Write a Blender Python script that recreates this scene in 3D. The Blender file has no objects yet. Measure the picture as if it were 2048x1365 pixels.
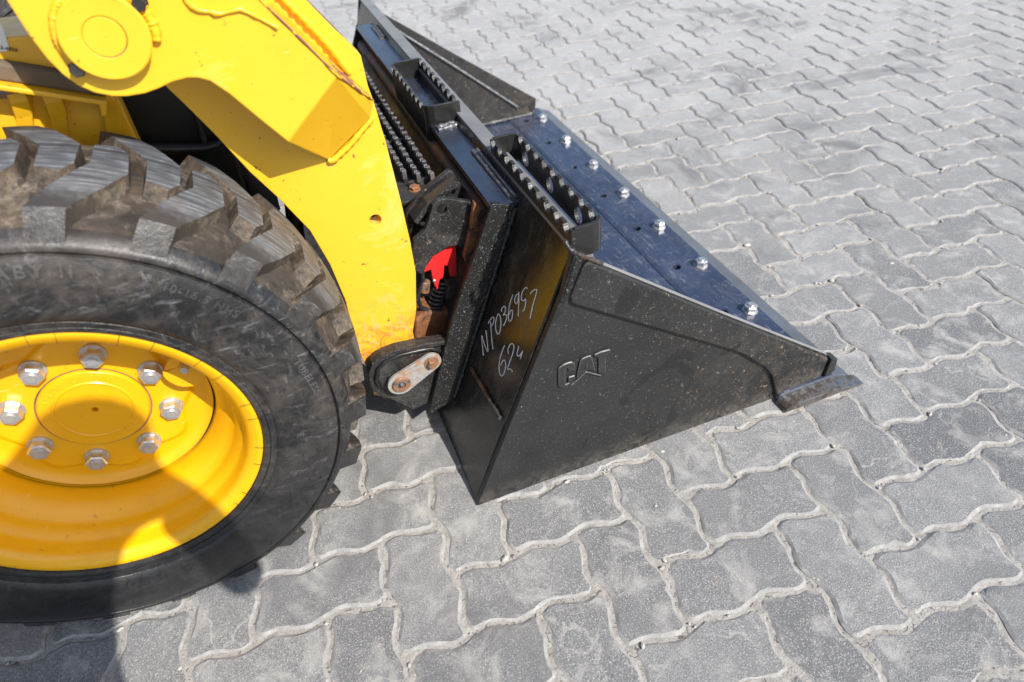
import bpy, bmesh, math, random
from mathutils import Vector, Matrix
random.seed(7)
R = math.radians
scene = bpy.context.scene
COL = scene.collection

# ------------------------------------------------------------------ camera
CAM = Vector((0.37699, -0.78135, 1.07946))
RIGHT = Vector((0.929806, -0.362068, -0.066080))
UP = Vector((0.285572, 0.596456, 0.750126))
FWD = Vector((0.232183, 0.716343, -0.657985))
FOC = 1356.25
cd = bpy.data.cameras.new('camera')
cd.sensor_width = 36.0
cd.lens = 36.0 * FOC / 2048.0
cd.clip_start = 0.02
cd.clip_end = 400
cd.dof.use_dof = True
cd.dof.focus_distance = 1.22
cd.dof.aperture_fstop = 3.6
cam = bpy.data.objects.new('camera', cd)
COL.objects.link(cam)
cam.matrix_world = Matrix((
    (RIGHT.x, UP.x, -FWD.x, CAM.x), (RIGHT.y, UP.y, -FWD.y, CAM.y),
    (RIGHT.z, UP.z, -FWD.z, CAM.z), (0, 0, 0, 1)))
scene.camera = cam

# ------------------------------------------------------------------ sky, sun, exposure
TO_SUN = Vector((0.49, -1.0, 1.0)).normalized()
elev = math.asin(TO_SUN.z)
world = bpy.data.worlds.new('World')
scene.world = world
world.use_nodes = True
wn = world.node_tree
bg = wn.nodes['Background']
sky = wn.nodes.new('ShaderNodeTexSky')
sky.sky_type = 'NISHITA'
sky.sun_disc = False
sky.sun_elevation = elev
sky.sun_rotation = math.atan2(TO_SUN.x, TO_SUN.y)
sky.dust_density = 1.2
wn.links.new(sky.outputs[0], bg.inputs[0])
bg.inputs[1].default_value = 0.13
sd = bpy.data.lights.new('sun', 'SUN')
sd.energy = 4.85
sd.angle = R(0.55)
sd.color = (1.0, 0.955, 0.89)
sun = bpy.data.objects.new('sun', sd)
COL.objects.link(sun)
sun.rotation_euler = TO_SUN.to_track_quat('Z', 'Y').to_euler()
sun.location = TO_SUN * 20
scene.view_settings.view_transform = 'Standard'
scene.view_settings.look = 'None'
scene.view_settings.gamma = 1
scene.view_settings.exposure = 0.50
scene.view_settings.use_curve_mapping = False

# ------------------------------------------------------------------ measuring helpers
# a sighting (pixel of the 2048 px photograph) is turned into the point where it meets a plane of the machine
def sight(x, y):
    return FWD + RIGHT * ((x - 1024) / FOC) - UP * ((y - 682.5) / FOC)
def at(x, y, Y):
    v = sight(x, y); t = (Y - CAM.y) / v.y
    return CAM + v * t
def atz(x, y, Z):
    v = sight(x, y); t = (Z - CAM.z) / v.z
    return CAM + v * t
BK_X, BK_M = 0.5256, 0.4065          # bucket back plate: x = BK_X + BK_M * z
def onback(x, y, off=0.0):
    v = sight(x, y)
    t = (BK_X - off + BK_M * CAM.z - CAM.x) / (v.x - BK_M * v.z)
    return CAM + v * t
WC = 0.3702                        # wheel axle height
WY = 0.132                         # wheel centre plane

# ------------------------------------------------------------------ materials
MATS = {}
class NT:
    def __init__(s, name):
        m = bpy.data.materials.new(name); m.use_nodes = True
        s.m = m; s.t = m.node_tree; s.n = s.t.nodes; s.b = s.n['Principled BSDF']
        MATS[name] = m
        s._c = {}
    def new(s, t, **kw):
        n = s.n.new(t)
        for k, v in kw.items(): setattr(n, k, v)
        return n
    def link(s, a, b): s.t.links.new(a, b)
    def coord(s, kind='Object'):
        if kind not in s._c:
            if kind == 'World':
                s._c[kind] = s.new('ShaderNodeNewGeometry').outputs['Position']
            else:
                s._c[kind] = s.new('ShaderNodeTexCoord').outputs[kind]
        return s._c[kind]
    def noise(s, scale, detail=4, rough=.55, stretch=None, kind='Object', dist=0):
        n = s.new('ShaderNodeTexNoise')
        n.inputs['Scale'].default_value = scale; n.inputs['Detail'].default_value = detail
        n.inputs['Roughness'].default_value = rough; n.inputs['Distortion'].default_value = dist
        c = s.coord(kind)
        if stretch:
            mp = s.new('ShaderNodeMapping'); s.link(c, mp.inputs[0])
            mp.inputs['Scale'].default_value = stretch[:3]
            if len(stretch) > 3: mp.inputs['Rotation'].default_value = stretch[3]
            c = mp.outputs[0]
        s.link(c, n.inputs['Vector'])
        return n.outputs['Fac']
    def ramp(s, f, stops):
        r = s.new('ShaderNodeValToRGB'); s.link(f, r.inputs[0])
        e = r.color_ramp.elements
        while len(e) < len(stops): e.new(.5)
        for i, (p, c) in enumerate(stops):
            e[i].position = p
            e[i].color = (c, c, c, 1) if not isinstance(c, (tuple, list)) else (*c, 1)
        return r.outputs[0]
    def mix(s, f, a, b):
        m = s.new('ShaderNodeMix', data_type='RGBA')
        for i, v in ((0, f), (6, a), (7, b)):
            if hasattr(v, 'is_output'): s.link(v, m.inputs[i])
            elif i == 0: m.inputs[0].default_value = v
            else: m.inputs[i].default_value = (*v, 1)
        return m.outputs[2]
    def math(s, op, a, b=None):
        m = s.new('ShaderNodeMath', operation=op)
        for i, v in enumerate((a, b)):
            if v is None: continue
            if hasattr(v, 'is_output'): s.link(v, m.inputs[i])
            else: m.inputs[i].default_value = v
        return m.outputs[0]
    def base(s, v):
        if hasattr(v, 'is_output'): s.link(v, s.b.inputs['Base Color'])
        else: s.b.inputs['Base Color'].default_value = (*v, 1)
    def rough(s, v):
        if hasattr(v, 'is_output'): s.link(v, s.b.inputs['Roughness'])
        else: s.b.inputs['Roughness'].default_value = v
    def metal(s, v):
        if hasattr(v, 'is_output'): s.link(v, s.b.inputs['Metallic'])
        else: s.b.inputs['Metallic'].default_value = v
    def bump(s, h, strength=.3, dist=.002, prev=None):
        b = s.new('ShaderNodeBump'); s.link(h, b.inputs['Height'])
        b.inputs['Strength'].default_value = strength; b.inputs['Distance'].default_value = dist
        if prev is not None: s.link(prev, b.inputs['Normal'])
        s.link(b.outputs[0], s.b.inputs['Normal'])
        return b.outputs[0]

def m_paver():
    k = NT('paver_concrete')
    at_ = k.new('ShaderNodeAttribute', attribute_name='tint').outputs['Fac']
    big = k.noise(5, 3, .6, kind='World'); mid = k.noise(30, 4, .65, kind='World')
    fine = k.noise(620, 3, .8, kind='World'); grit = k.noise(430, 2, .7, kind='World')
    c = k.mix(k.ramp(big, [(.3, 0), (.7, 1)]), (.225, .227, .229), (.295, .294, .291))
    c = k.mix(k.ramp(mid, [(.40, 0), (.72, .6)]), c, (.37, .365, .355))
    c = k.mix(at_, c, (.155, .157, .16))
    c = k.mix(k.ramp(fine, [(.34, .9), (.54, 0)]), c, (.065, .066, .069))
    c = k.mix(k.ramp(grit, [(.54, 0), (.68, .75)]), c, (.58, .575, .565))
    dust = k.noise(13, 5, .7, kind='World', dist=.6)
    c = k.mix(k.ramp(dust, [(.51, 0), (.68, .7)]), c, (.47, .455, .425))
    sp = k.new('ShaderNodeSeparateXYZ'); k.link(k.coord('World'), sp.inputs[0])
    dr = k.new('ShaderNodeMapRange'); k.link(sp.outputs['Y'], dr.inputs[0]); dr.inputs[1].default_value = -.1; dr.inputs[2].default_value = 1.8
    far_pale = k.math('MULTIPLY', dr.outputs[0], k.ramp(k.noise(3.2, 5, .65, kind='World'), [(.28, .35), (.66, .95)]))
    c = k.mix(far_pale, c, (.42, .415, .405))  # blocks turn paler with growing y, in uneven patches
    vo = k.new('ShaderNodeTexVoronoi', feature='DISTANCE_TO_EDGE'); vo.inputs['Scale'].default_value = 3.1
    wv = k.new('ShaderNodeVectorMath', operation='ADD'); k.link(k.coord('World'), wv.inputs[0])
    wn_ = k.new('ShaderNodeTexNoise'); k.link(k.coord('World'), wn_.inputs['Vector']); wn_.inputs['Scale'].default_value = 14; wn_.inputs['Detail'].default_value = 4
    sc_ = k.new('ShaderNodeVectorMath', operation='SCALE'); k.link(wn_.outputs['Color'], sc_.inputs[0]); sc_.inputs['Scale'].default_value = .09
    k.link(sc_.outputs[0], wv.inputs[1]); k.link(wv.outputs[0], vo.inputs['Vector'])
    msk = k.ramp(k.noise(4.3, 2, .5, kind='World'), [(.52, 0), (.60, 1)])
    hair = k.math('MULTIPLY', k.ramp(vo.outputs['Distance'], [(.001, .45), (.007, 0)]), msk)
    c = k.mix(hair, c, (.55, .53, .49))
    stain = k.noise(2.6, 4, .7, kind='World', dist=1.0)
    c = k.mix(k.ramp(stain, [(.30, .7), (.46, 0)]), c, (.13, .131, .135))
    rust = k.noise(17, 2, .5, kind='World', stretch=(1, 1, 1, (0, 0, 1.1)))
    c = k.mix(k.ramp(rust, [(.73, 0), (.80, .35)]), c, (.42, .27, .15))
    k.base(c); k.rough(.93); k.b.inputs['Specular IOR Level'].default_value = .25
    n1 = k.bump(fine, .8, .0022)
    k.bump(grit, .45, .002, n1)
def m_chamfer():
    k = NT('paver_edge_dust')
    big = k.noise(45, 4, .7, kind='World'); fine = k.noise(420, 3, .75, kind='World')
    c = k.mix(k.ramp(big, [(.35, 0), (.65, 1)]), (.235, .231, .224), (.37, .36, .342))
    c = k.mix(k.ramp(fine, [(.33, .7), (.5, 0)]), c, (.2, .195, .19))
    k.base(c); k.rough(.95); k.bump(fine, .5, .0015)
def m_sand():
    k = NT('joint_sand')
    big = k.noise(35, 5, .75, kind='World'); fine = k.noise(380, 4, .8, kind='World')
    c = k.mix(k.ramp(big, [(.33, 0), (.68, 1)]), (.275, .258, .233), (.42, .40, .367))
    c = k.mix(k.ramp(fine, [(.34, .9), (.48, 0)]), c, (.12, .11, .10))
    crack = k.noise(70, 3, .6, kind='World', dist=1.5)
    c = k.mix(k.ramp(crack, [(.36, .9), (.41, 0)]), c, (.09, .085, .08))
    k.base(c); k.rough(.96)
    n1 = k.bump(big, .8, .006); k.bump(fine, .6, .002, n1)
def yellow(name, col, chips=.0, rough=.33, wear=0.0, coat=.25):
    k = NT(name)
    a = k.noise(3.5, 4, .6); b = k.noise(28, 5, .7)
    c = k.mix(k.ramp(a, [(.35, 0), (.7, 1)]), col, tuple(min(1, x * 1.07) for x in col))
    grime = k.noise(9, 6, .75)
    c = k.mix(k.ramp(grime, [(.56, 0), (.80, .35 + wear)]), c, (col[0] * .72, col[1] * .62, .02))
    if chips:
        ch = k.noise(75, 3, .6); sp = k.noise(240, 2, .5)
        c = k.mix(k.ramp(ch, [(.70, 0), (.715, chips)]), c, (.16, .06, .03))
        c = k.mix(k.ramp(sp, [(.745, 0), (.755, .8)]), c, (.22, .12, .04))
        scr = k.noise(26, 4, .7, stretch=(1.0, 1, 7, (0, .75, 0)))
        c = k.mix(k.ramp(scr, [(.68, 0), (.72, .45)]), c, (.9, .72, .35))
    if name == 'arm_yellow':
        sep = k.new('ShaderNodeSeparateXYZ'); k.link(k.coord('World'), sep.inputs[0])
        ft = k.new('ShaderNodeMapRange'); k.link(sep.outputs['Z'], ft.inputs[0])
        ft.inputs[1].default_value = .36; ft.inputs[2].default_value = .20
        wr = k.noise(24, 6, .78, dist=.9); w2 = k.noise(60, 5, .75, dist=.5)
        c = k.mix(k.math('MULTIPLY', k.ramp(wr, [(.46, 0), (.58, 1)]), ft.outputs[0]), c, (.48, .14, .03))
        c = k.mix(k.math('MULTIPLY', k.ramp(w2, [(.52, 0), (.62, .9)]), ft.outputs[0]), c, (.62, .42, .22))
        cw = k.noise(7, 5, .75, dist=.5)
        c = k.mix(k.ramp(cw, [(.60, 0), (.74, .35)]), c, (.88, .66, .30))
    k.base(c)
    r = k.ramp(b, [(.3, rough - .06), (.75, rough + .16)])
    k.rough(r); k.b.inputs['Coat Weight'].default_value = coat; k.b.inputs['Coat Roughness'].default_value = .12
    n = k.noise(55, 3, .5); n1 = k.bump(n, .08, .002); wv = k.noise(6, 2, .5); k.bump(wv, .10, .02, n1)
def m_chip():
    k = NT('chipped_edge')
    a = k.noise(38, 5, .7); b = k.noise(120, 4, .7)
    c = k.mix(k.ramp(a, [(.46, 0), (.52, 1)]), (.80, .43, .012), (.20, .085, .055))
    c = k.mix(k.ramp(b, [(.58, 0), (.66, .7)]), c, (.10, .06, .05))
    k.base(c); k.rough(.7); k.bump(a, .5, .003)
def black(name, base=.012, rough=.33, speck=.0, dust=.0, tint=(1, 1, 1), peel=.12, scratch=0., rust=0., spec=.5):
    k = NT(name)
    a = k.noise(7, 5, .65); b = k.noise(330, 3, .65); d = k.noise(16, 6, .78, dist=.4)
    col = tuple(base * t for t in tint)
    c = k.mix(k.ramp(a, [(.35, 0), (.7, 1)]), col, tuple(x * 1.7 for x in col))
    if dust:
        c = k.mix(k.ramp(d, [(.50, 0), (.78, dust)]), c, (.20, .19, .175))
    if rust:
        rr = k.noise(11, 6, .75, dist=.8)
        c = k.mix(k.ramp(rr, [(.56 - .1 * rust, 0), (.62, min(1, rust))]), c, (.23, .085, .032))
    if speck:
        c = k.mix(k.ramp(b, [(.62, 0), (.68, speck)]), c, (.42, .41, .39))
        s2 = k.noise(120, 4, .75, dist=.5)
        c = k.mix(k.ramp(s2, [(.64, 0), (.69, speck)]), c, (.46, .42, .36))
    rg = k.ramp(d, [(.35, rough), (.75, min(1, rough + .28))])
    if scratch:
        s1 = k.noise(18, 6, .8, stretch=(6, 1, 1, (0, 0, .5))); s2 = k.noise(24, 6, .8, stretch=(1, 5, 1, (0, 0, -.4)))
        f = k.math('MAXIMUM', k.ramp(s1, [(.56, 0), (.72, scratch)]), k.ramp(s2, [(.58, 0), (.74, scratch)]))
        c = k.mix(f, c, (.22, .225, .24))
        rg = k.mix(f, rg, (.6, .6, .6))
    k.base(c); k.rough(rg); k.b.inputs['Specular IOR Level'].default_value = spec
    pe = k.noise(260, 2, .6); n = k.bump(pe, peel, .0012)
    w = k.noise(9, 2, .5); k.bump(w, .03, .01, n)
def m_side():
    # matt black paint full of small nicks, pale scuffs and beige mud splashes, the mud thicker towards the tip
    k = NT('bucket_side_black')
    a = k.noise(6, 5, .65); b = k.noise(420, 3, .7); d = k.noise(150, 4, .8, dist=.3)
    c = k.mix(k.ramp(a, [(.35, 0), (.7, 1)]), (.010, .0103, .0108), (.019, .019, .0198))
    c = k.mix(k.ramp(b, [(.50, 0), (.70, .22)]), c, (.10, .10, .102))
    sep = k.new('ShaderNodeSeparateXYZ'); k.link(k.coord('World'), sep.inputs[0])
    far = k.new('ShaderNodeMapRange'); k.link(sep.outputs['X'], far.inputs[0])
    far.inputs[1].default_value = .72; far.inputs[2].default_value = 1.32
    mud = k.noise(34, 6, .8, dist=.5)
    m1 = k.math('MULTIPLY', k.ramp(mud, [(.46, 0), (.68, 1)]), k.math('POWER', far.outputs[0], 2.0))
    c = k.mix(m1, c, (.085, .07, .055))
    fl = k.noise(105, 5, .75, dist=.8)
    c = k.mix(k.math('MULTIPLY', k.ramp(fl, [(.615, 0), (.645, .85)]), k.math('ADD', k.math('MULTIPLY', far.outputs[0], .9), .1)), c, (.40, .29, .18))
    c = k.mix(k.ramp(d, [(.64, 0), (.68, .6)]), c, (.36, .357, .345))
    sc = k.noise(30, 5, .8, stretch=(1, 1, 11, (0, .35, 0))); s2 = k.noise(24, 5, .8, stretch=(9, 1, 1, (0, .5, 0)))
    c = k.mix(k.ramp(sc, [(.63, 0), (.69, .22)]), c, (.33, .33, .32))
    c = k.mix(k.ramp(s2, [(.63, 0), (.69, .22)]), c, (.33, .33, .32))
    wet = k.noise(9, 3, .5, dist=1.2)
    c = k.mix(k.ramp(wet, [(.64, 0), (.66, .75)]), c, (.008, .008, .0085))
    low = k.new('ShaderNodeMapRange'); k.link(sep.outputs['Z'], low.inputs[0])
    low.inputs[1].default_value = .05; low.inputs[2].default_value = .0
    m2 = k.math('MULTIPLY', k.ramp(mud, [(.42, 0), (.66, .55)]), low.outputs[0])
    c = k.mix(m2, c, (.17, .15, .125))
    k.base(c)
    k.rough(k.ramp(a, [(.3, .42), (.75, .60)]))
    n = k.bump(b, .35, .0012); w = k.noise(7, 2, .5); k.bump(w, .05, .012, n)
def m_back():
    # glossier enamel of the bucket's back, faint drips and dust
    k = NT('bucket_back_black')
    d = k.noise(30, 6, .8, stretch=(1, 1, .25)); b = k.noise(500, 2, .6)
    c = k.mix(k.ramp(d, [(.50, 0), (.80, .5)]), (.009, .009, .0095), (.13, .125, .12))
    c = k.mix(k.ramp(b, [(.68, 0), (.75, .4)]), c, (.2, .2, .2))
    k.base(c); k.rough(k.ramp(d, [(.3, .14), (.8, .42)])); k.bump(b, .05, .001)
def rubber(name, base=.03, dust=.4, dcol=(.20, .155, .11), rough=.62, lo=.50, hi=.75, sand=0., scuff=.4):
    k = NT(name)
    a = k.noise(8, 7, .78, dist=.6); b = k.noise(60, 5, .75); f = k.noise(330, 3, .75)
    c = k.mix(k.ramp(b, [(.35, 0), (.7, 1)]), (base * .6, base * .62, base * .68), (base * 1.5, base * 1.52, base * 1.6))
    sep = k.new('ShaderNodeSeparateXYZ'); k.link(k.coord('World'), sep.inputs[0])
    hz = k.new('ShaderNodeMapRange'); k.link(sep.outputs['Z'], hz.inputs[0]); hz.inputs[1].default_value = .10; hz.inputs[2].default_value = .46; hz.inputs[3].default_value = .12  # dust and scuff tones fade out towards the ground
    c = k.mix(k.math('MULTIPLY', k.ramp(a, [(lo, 0), (hi, dust)]), hz.outputs[0]), c, dcol)
    if sand:
        g = k.noise(19, 6, .8, dist=.5)
        c = k.mix(k.math('MULTIPLY', k.ramp(g, [(.50, 0), (.66, sand)]), k.ramp(f, [(.38, .3), (.6, 1)])), c, (.36, .30, .23))
    s = k.noise(20, 7, .82, stretch=(1, 1, 4, (0, .9, 0)), dist=.5); s2 = k.noise(26, 6, .8, stretch=(4, 1, 1, (0, .5, 0)), dist=.4)
    c = k.mix(k.math('MULTIPLY', k.ramp(s, [(.55, 0), (.68, scuff)]), hz.outputs[0]), c, (.20, .205, .215))
    c = k.mix(k.math('MULTIPLY', k.ramp(s2, [(.58, 0), (.72, scuff * .8)]), hz.outputs[0]), c, (.24, .235, .23))
    dk = k.noise(5, 5, .7, dist=.7)
    c = k.mix(k.ramp(dk, [(.36, .7), (.52, 0)]), c, (base * .5, base * .5, base * .55))
    k.base(c); k.rough(k.ramp(a, [(.3, rough - .16), (.75, rough + .2)]))
    n = k.bump(f, .25, .0014); k.bump(b, .35, .0028, n)
def m_lugtop():
    k = NT('worn_lug_rubber')
    uv = k.new('ShaderNodeUVMap', uv_map='uv').outputs[0]
    def sn(scale, st, det=5, rg=.75):
        mp = k.new('ShaderNodeMapping'); k.link(uv, mp.inputs[0]); mp.inputs['Scale'].default_value = st
        mp.inputs['Rotation'].default_value = (0, 0, .35)
        n = k.new('ShaderNodeTexNoise'); k.link(mp.outputs[0], n.inputs['Vector'])
        n.inputs['Scale'].default_value = scale; n.inputs['Detail'].default_value = det; n.inputs['Roughness'].default_value = rg
        n.inputs['Distortion'].default_value = .25
        return n.outputs['Fac']
    a = sn(55, (.12, 1, 1)); b = sn(190, (.06, 1, 1)); w = k.noise(30, 4, .7)
    c = k.mix(k.ramp(a, [(.35, 0), (.68, 1)]), (.026, .028, .033), (.18, .192, .212))
    c = k.mix(k.ramp(b, [(.52, 0), (.68, .8)]), c, (.42, .435, .46))
    pz = k.noise(14, 4, .7); c = k.mix(k.ramp(pz, [(.36, .6), (.52, 0)]), c, (.04, .042, .047))
    c = k.mix(k.ramp(w, [(.56, 0), (.72, .6)]), c, (.18, .14, .10))
    sv = k.new('ShaderNodeSeparateXYZ'); k.link(uv, sv.inputs[0])
    ed = k.math('MINIMUM', sv.outputs['Y'], k.math('SUBTRACT', 2 * WY, sv.outputs['Y']))
    ed = k.math('ADD', ed, k.math('MULTIPLY', k.math('SUBTRACT', k.noise(45, 4, .7), .5), .05))
    c = k.mix(k.ramp(ed, [(.030, 1), (.052, 0)]), c, (.036, .035, .036))
    k.base(c); k.rough(.52); k.bump(a, .25, .002)
def metal(name, col, rough=.35, rust=0., rc=(.25, .10, .04), lo=.5, full=1.0):
    k = NT(name)
    a = k.noise(40, 5, .75); b = k.noise(120, 4, .7)
    c = k.mix(k.ramp(b, [(.35, 0), (.7, 1)]), col, tuple(x * .72 for x in col))
    if rust:
        f = k.ramp(a, [(lo, 0), (lo + .14, rust)])
        c = k.mix(f, c, rc); k.metal(k.math('SUBTRACT', full, k.math('MULTIPLY', f, full)))
    else: k.metal(full)
    k.base(c); k.rough(k.ramp(a, [(.35, rough), (.75, rough + .25)])); k.bump(b, .12, .001)
def m_rust():
    k = NT('rust_brown')
    a = k.noise(18, 6, .78, dist=.8); b = k.noise(90, 5, .75)
    c = k.mix(k.ramp(b, [(.35, 0), (.68, 1)]), (.12, .045, .018), (.30, .125, .045))
    c = k.mix(k.ramp(a, [(.36, 1), (.46, 0)]), c, (.018, .018, .020))
    k.base(c); k.rough(.75); k.bump(b, .4, .002)
def plain(name, col, rough=.6, bump=.1):
    k = NT(name)
    a = k.noise(30, 4, .6)
    k.base(k.mix(k.ramp(a, [(.35, 0), (.7, 1)]), tuple(x * .85 for x in col), tuple(min(1, x * 1.1) for x in col)))
    k.rough(rough); k.bump(a, bump, .002)
m_paver(); m_chamfer(); m_sand(); m_chip(); m_side(); m_back(); m_lugtop(); m_rust()
YEL = (.76, .435, .020)
yellow('arm_yellow', YEL, chips=.8)
yellow('frame_yellow', (.74, .40, .010), chips=.6, rough=.42, wear=.1)
yellow('rim_yellow', (.76, .385, .0015), chips=.35, rough=.30, coat=.05)
yellow('weld_yellow', (.80, .44, .012), chips=.5, rough=.4, wear=.2)
black('floor_enamel', .028, .10, dust=.22, tint=(.78, 1.05, 1.95), peel=.02, scratch=.9, spec=1.0)  # black paint with the sky's blue reflection put into its base colour
black('plate_enamel', .014, .12, dust=.08, tint=(.75, 1.05, 2.0), peel=.02, scratch=.15, spec=1.0)  # black too, the blue of the reflected sky painted in by the tint
black('flange_black', .010, .40, speck=.55, peel=.5)
black('gloss_black', .011, .22, dust=.10, peel=.08)
black('coupler_black', .014, .36, speck=.4, dust=.25, rust=.12, peel=.2)
black('coupler_rusty', .020, .50, dust=.4, rust=.7, peel=.3)
black('coupler_frame', .014, .45, dust=.3, rust=.35, peel=.2)
black('tread_black', .016, .40, speck=.2, dust=.3, rust=.2, peel=.2)
black('plastic_black', .006, .30, peel=.05)
black('chassis_dark', .010, .6, dust=.3, rust=.2)
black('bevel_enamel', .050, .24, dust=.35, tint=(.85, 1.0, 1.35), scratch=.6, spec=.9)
black('letter_edge', .060, .34, speck=.3, peel=.1)
black('letter_black', .017, .36, speck=.1, peel=.1)
black('worn_edge', .16, .45, dust=.6, speck=.4, rust=.12)
black('lip_grey', .12, .38, dust=.6, peel=.05)
rubber('tyre_sidewall', .017, .72, (.13, .108, .09), .38, .44, .70, scuff=.7)
rubber('tyre_tread', .022, .85, (.135, .092, .058), .68, .38, .66, sand=.7, scuff=.15)
rubber('tyre_letter', .036, .75, (.15, .13, .115), .5, .40, .75)
rubber('seal_rubber', .012, .25, rough=.38)
metal('zinc', (.70, .70, .69), .28, .25, (.25, .23, .2), .60, full=.8)
metal('zinc_strap', (.46, .455, .44), .42, .85, (.30, .14, .045), .50, full=.35)
metal('worn_steel', (.17, .172, .175), .5, .85, (.022, .021, .021), .45, full=.5)
metal('bare_edge', (.34, .335, .33), .32, .95, (.040, .030, .022), .42)
metal('tooth_steel', (.30, .30, .31), .5, .6, (.10, .06, .04), .5)
metal('rusty_bolt', (.36, .30, .25), .5, .95, (.26, .105, .04), .42)
metal('weld_steel', (.30, .30, .31), .42, .55, (.03, .03, .03), .45)
plain('red_paint', (.62, .022, .022), .38)
plain('spring_steel', (.06, .06, .065), .4)
plain('rusty_beam', (.13, .095, .06), .85, .6)
plain('paint_marker', (.78, .78, .80), .6)
plain('sticker', (.74, .76, .72), .4)
plain('ink', (.02, .02, .02), .6)
plain('chip_stone', (.42, .40, .37), .9)
plain('skin', (.45, .27, .19), .6); plain('cloth', (.06, .07, .11), .9); plain('trouser', (.08, .075, .07), .9)
plain('hair', (.02, .015, .012), .8)

# ------------------------------------------------------------------ mesh helpers
def finish(o, mats, parent=None, bevel=0, seg=2, smooth=None):
    for m in (mats if isinstance(mats, (list, tuple)) else [mats]):
        o.data.materials.append(MATS[m])
    COL.objects.link(o)
    if parent is not None: o.parent = parent
    if smooth is not None:
        for f in o.data.polygons: f.use_smooth = True
        o.data.set_sharp_from_angle(angle=R(smooth))
    if bevel:
        md = o.modifiers.new('bevel', 'BEVEL'); md.width = bevel; md.segments = seg
        md.limit_method = 'ANGLE'; md.angle_limit = R(35)
    return o
def obj(name, bm, mats, parent=None, **kw):
    me = bpy.data.meshes.new(name); bmesh.ops.recalc_face_normals(bm, faces=bm.faces[:]); bm.to_mesh(me); bm.free()
    return finish(bpy.data.objects.new(name, me), mats, parent, **kw)
def empty(name, loc=(0, 0, 0)):
    o = bpy.data.objects.new(name, None); COL.objects.link(o); o.location = loc; o.empty_display_size = .1
    return o
def tag(o, label=None, cat=None, group=None, kind=None):
    if label: o['label'] = label
    if cat: o['category'] = cat
    if group: o['group'] = group
    if kind: o['kind'] = kind
    return o
def loft(bm, A, B, mi=(0, 0, 0), caps=True):
    """A, B: equal loops of points; cap A, cap B, walls with material ids mi"""
    va = [bm.verts.new(p) for p in A]; vb = [bm.verts.new(p) for p in B]
    n = len(va)
    if caps:
        f = bm.faces.new(va); f.material_index = mi[0]
        f = bm.faces.new(vb[::-1]); f.material_index = mi[1]
    for i in range(n):
        f = bm.faces.new((va[i], vb[i], vb[(i + 1) % n], va[(i + 1) % n])); f.material_index = mi[2]
    return va, vb
def slab(pts, y0, y1, bm=None, mi=(0, 0, 0)):
    """plate: outline pts are (x, z) pairs, between planes y0 and y1"""
    bm = bm or bmesh.new()
    loft(bm, [(x, y0, z) for x, z in pts], [(x, y1, z) for x, z in pts], mi)
    return bm
def xz(pix, Y): return [(at(a, b, Y).x, at(a, b, Y).z) for a, b in pix]
def box(bm, c, s, rot=None, mi=0):
    M = Matrix.Translation(c) @ (rot.to_4x4() if rot else Matrix.Identity(4)) @ Matrix.Diagonal((*s, 1))
    r = bmesh.ops.create_cube(bm, size=1, matrix=M)
    for v in r['verts']:
        for f in v.link_faces: f.material_index = mi
    return bm
def cyl(bm, a, b, r, r2=None, seg=20, mi=0, caps=True):
    a = Vector(a); b = Vector(b); d = b - a
    q = d.to_track_quat('Z', 'Y').to_matrix().to_4x4()
    M = Matrix.Translation((a + b) / 2) @ q
    rr = bmesh.ops.create_cone(bm, cap_ends=caps, segments=seg, radius1=r, radius2=r if r2 is None else r2, depth=d.length, matrix=M)
    for v in rr['verts']:
        for f in v.link_faces: f.material_index = mi
    return bm
def tube(bm, pts, r, seg=8, closed=False, taper=None):
    pts = [Vector(p) for p in pts]; n = len(pts); rings = []
    up = Vector((.12, .21, .97))
    for i, p in enumerate(pts):
        if closed: t = pts[(i + 1) % n] - pts[i - 1]
        else: t = pts[min(i + 1, n - 1)] - pts[max(i - 1, 0)]
        t.normalize(); a = t.cross(up)
        if a.length < 1e-4: a = t.cross(Vector((1, 0, 0)))
        a.normalize(); b = a.cross(t)
        rad = r if taper is None else r * taper[i]
        rings.append([bm.verts.new(p + (a * math.cos(2 * math.pi * k / seg) + b * math.sin(2 * math.pi * k / seg)) * rad) for k in range(seg)])
    m = n if closed else n - 1
    for i in range(m):
        A, B = rings[i], rings[(i + 1) % n]
        for k in range(seg): bm.faces.new((A[k], A[(k + 1) % seg], B[(k + 1) % seg], B[k]))
    if not closed:
        bm.faces.new(rings[0][::-1]); bm.faces.new(rings[-1])
    return bm
def lathe(prof, seg=96, bm=None, c=(0, 0), a0=0, a1=360):
    """prof: (r, y) pairs turned about the y axis through x=c[0], z=c[1]"""
    bm = bm or bmesh.new(); rings = []
    full = abs(a1 - a0) >= 360
    ns = seg if full else seg + 1
    for k in range(ns):
        t = R(a0 + (a1 - a0) * k / seg)
        rings.append([bm.verts.new((c[0] + r * math.sin(t), y, c[1] + r * math.cos(t))) for r, y in prof])
    for k in range(seg):
        A, B = rings[k], rings[(k + 1) % ns]
        for i in range(len(prof) - 1): bm.faces.new((A[i], A[i + 1], B[i + 1], B[i]))
    return bm
def weld(pts, r=.004, jit=.35, step=.006):
    """lumpy weld bead along a polyline"""
    P = [Vector(p) for p in pts]; out = []; tp = []
    for a, b in zip(P, P[1:]):
        n = max(2, int((b - a).length / step))
        for i in range(n): out.append(a.lerp(b, i / n))
    out.append(P[-1])
    for i in range(len(out)): tp.append((1 + jit * random.uniform(-1, 1)) * (.8 + .25 * (i % 2)))
    bm = bmesh.new(); tube(bm, out, r, 7, taper=tp); return bm
def bake(o):
    dg = bpy.context.evaluated_depsgraph_get(); dg.update()
    me = bpy.data.meshes.new_from_object(o.evaluated_get(dg))
    o.modifiers.clear(); o.data = me
    return o
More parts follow.
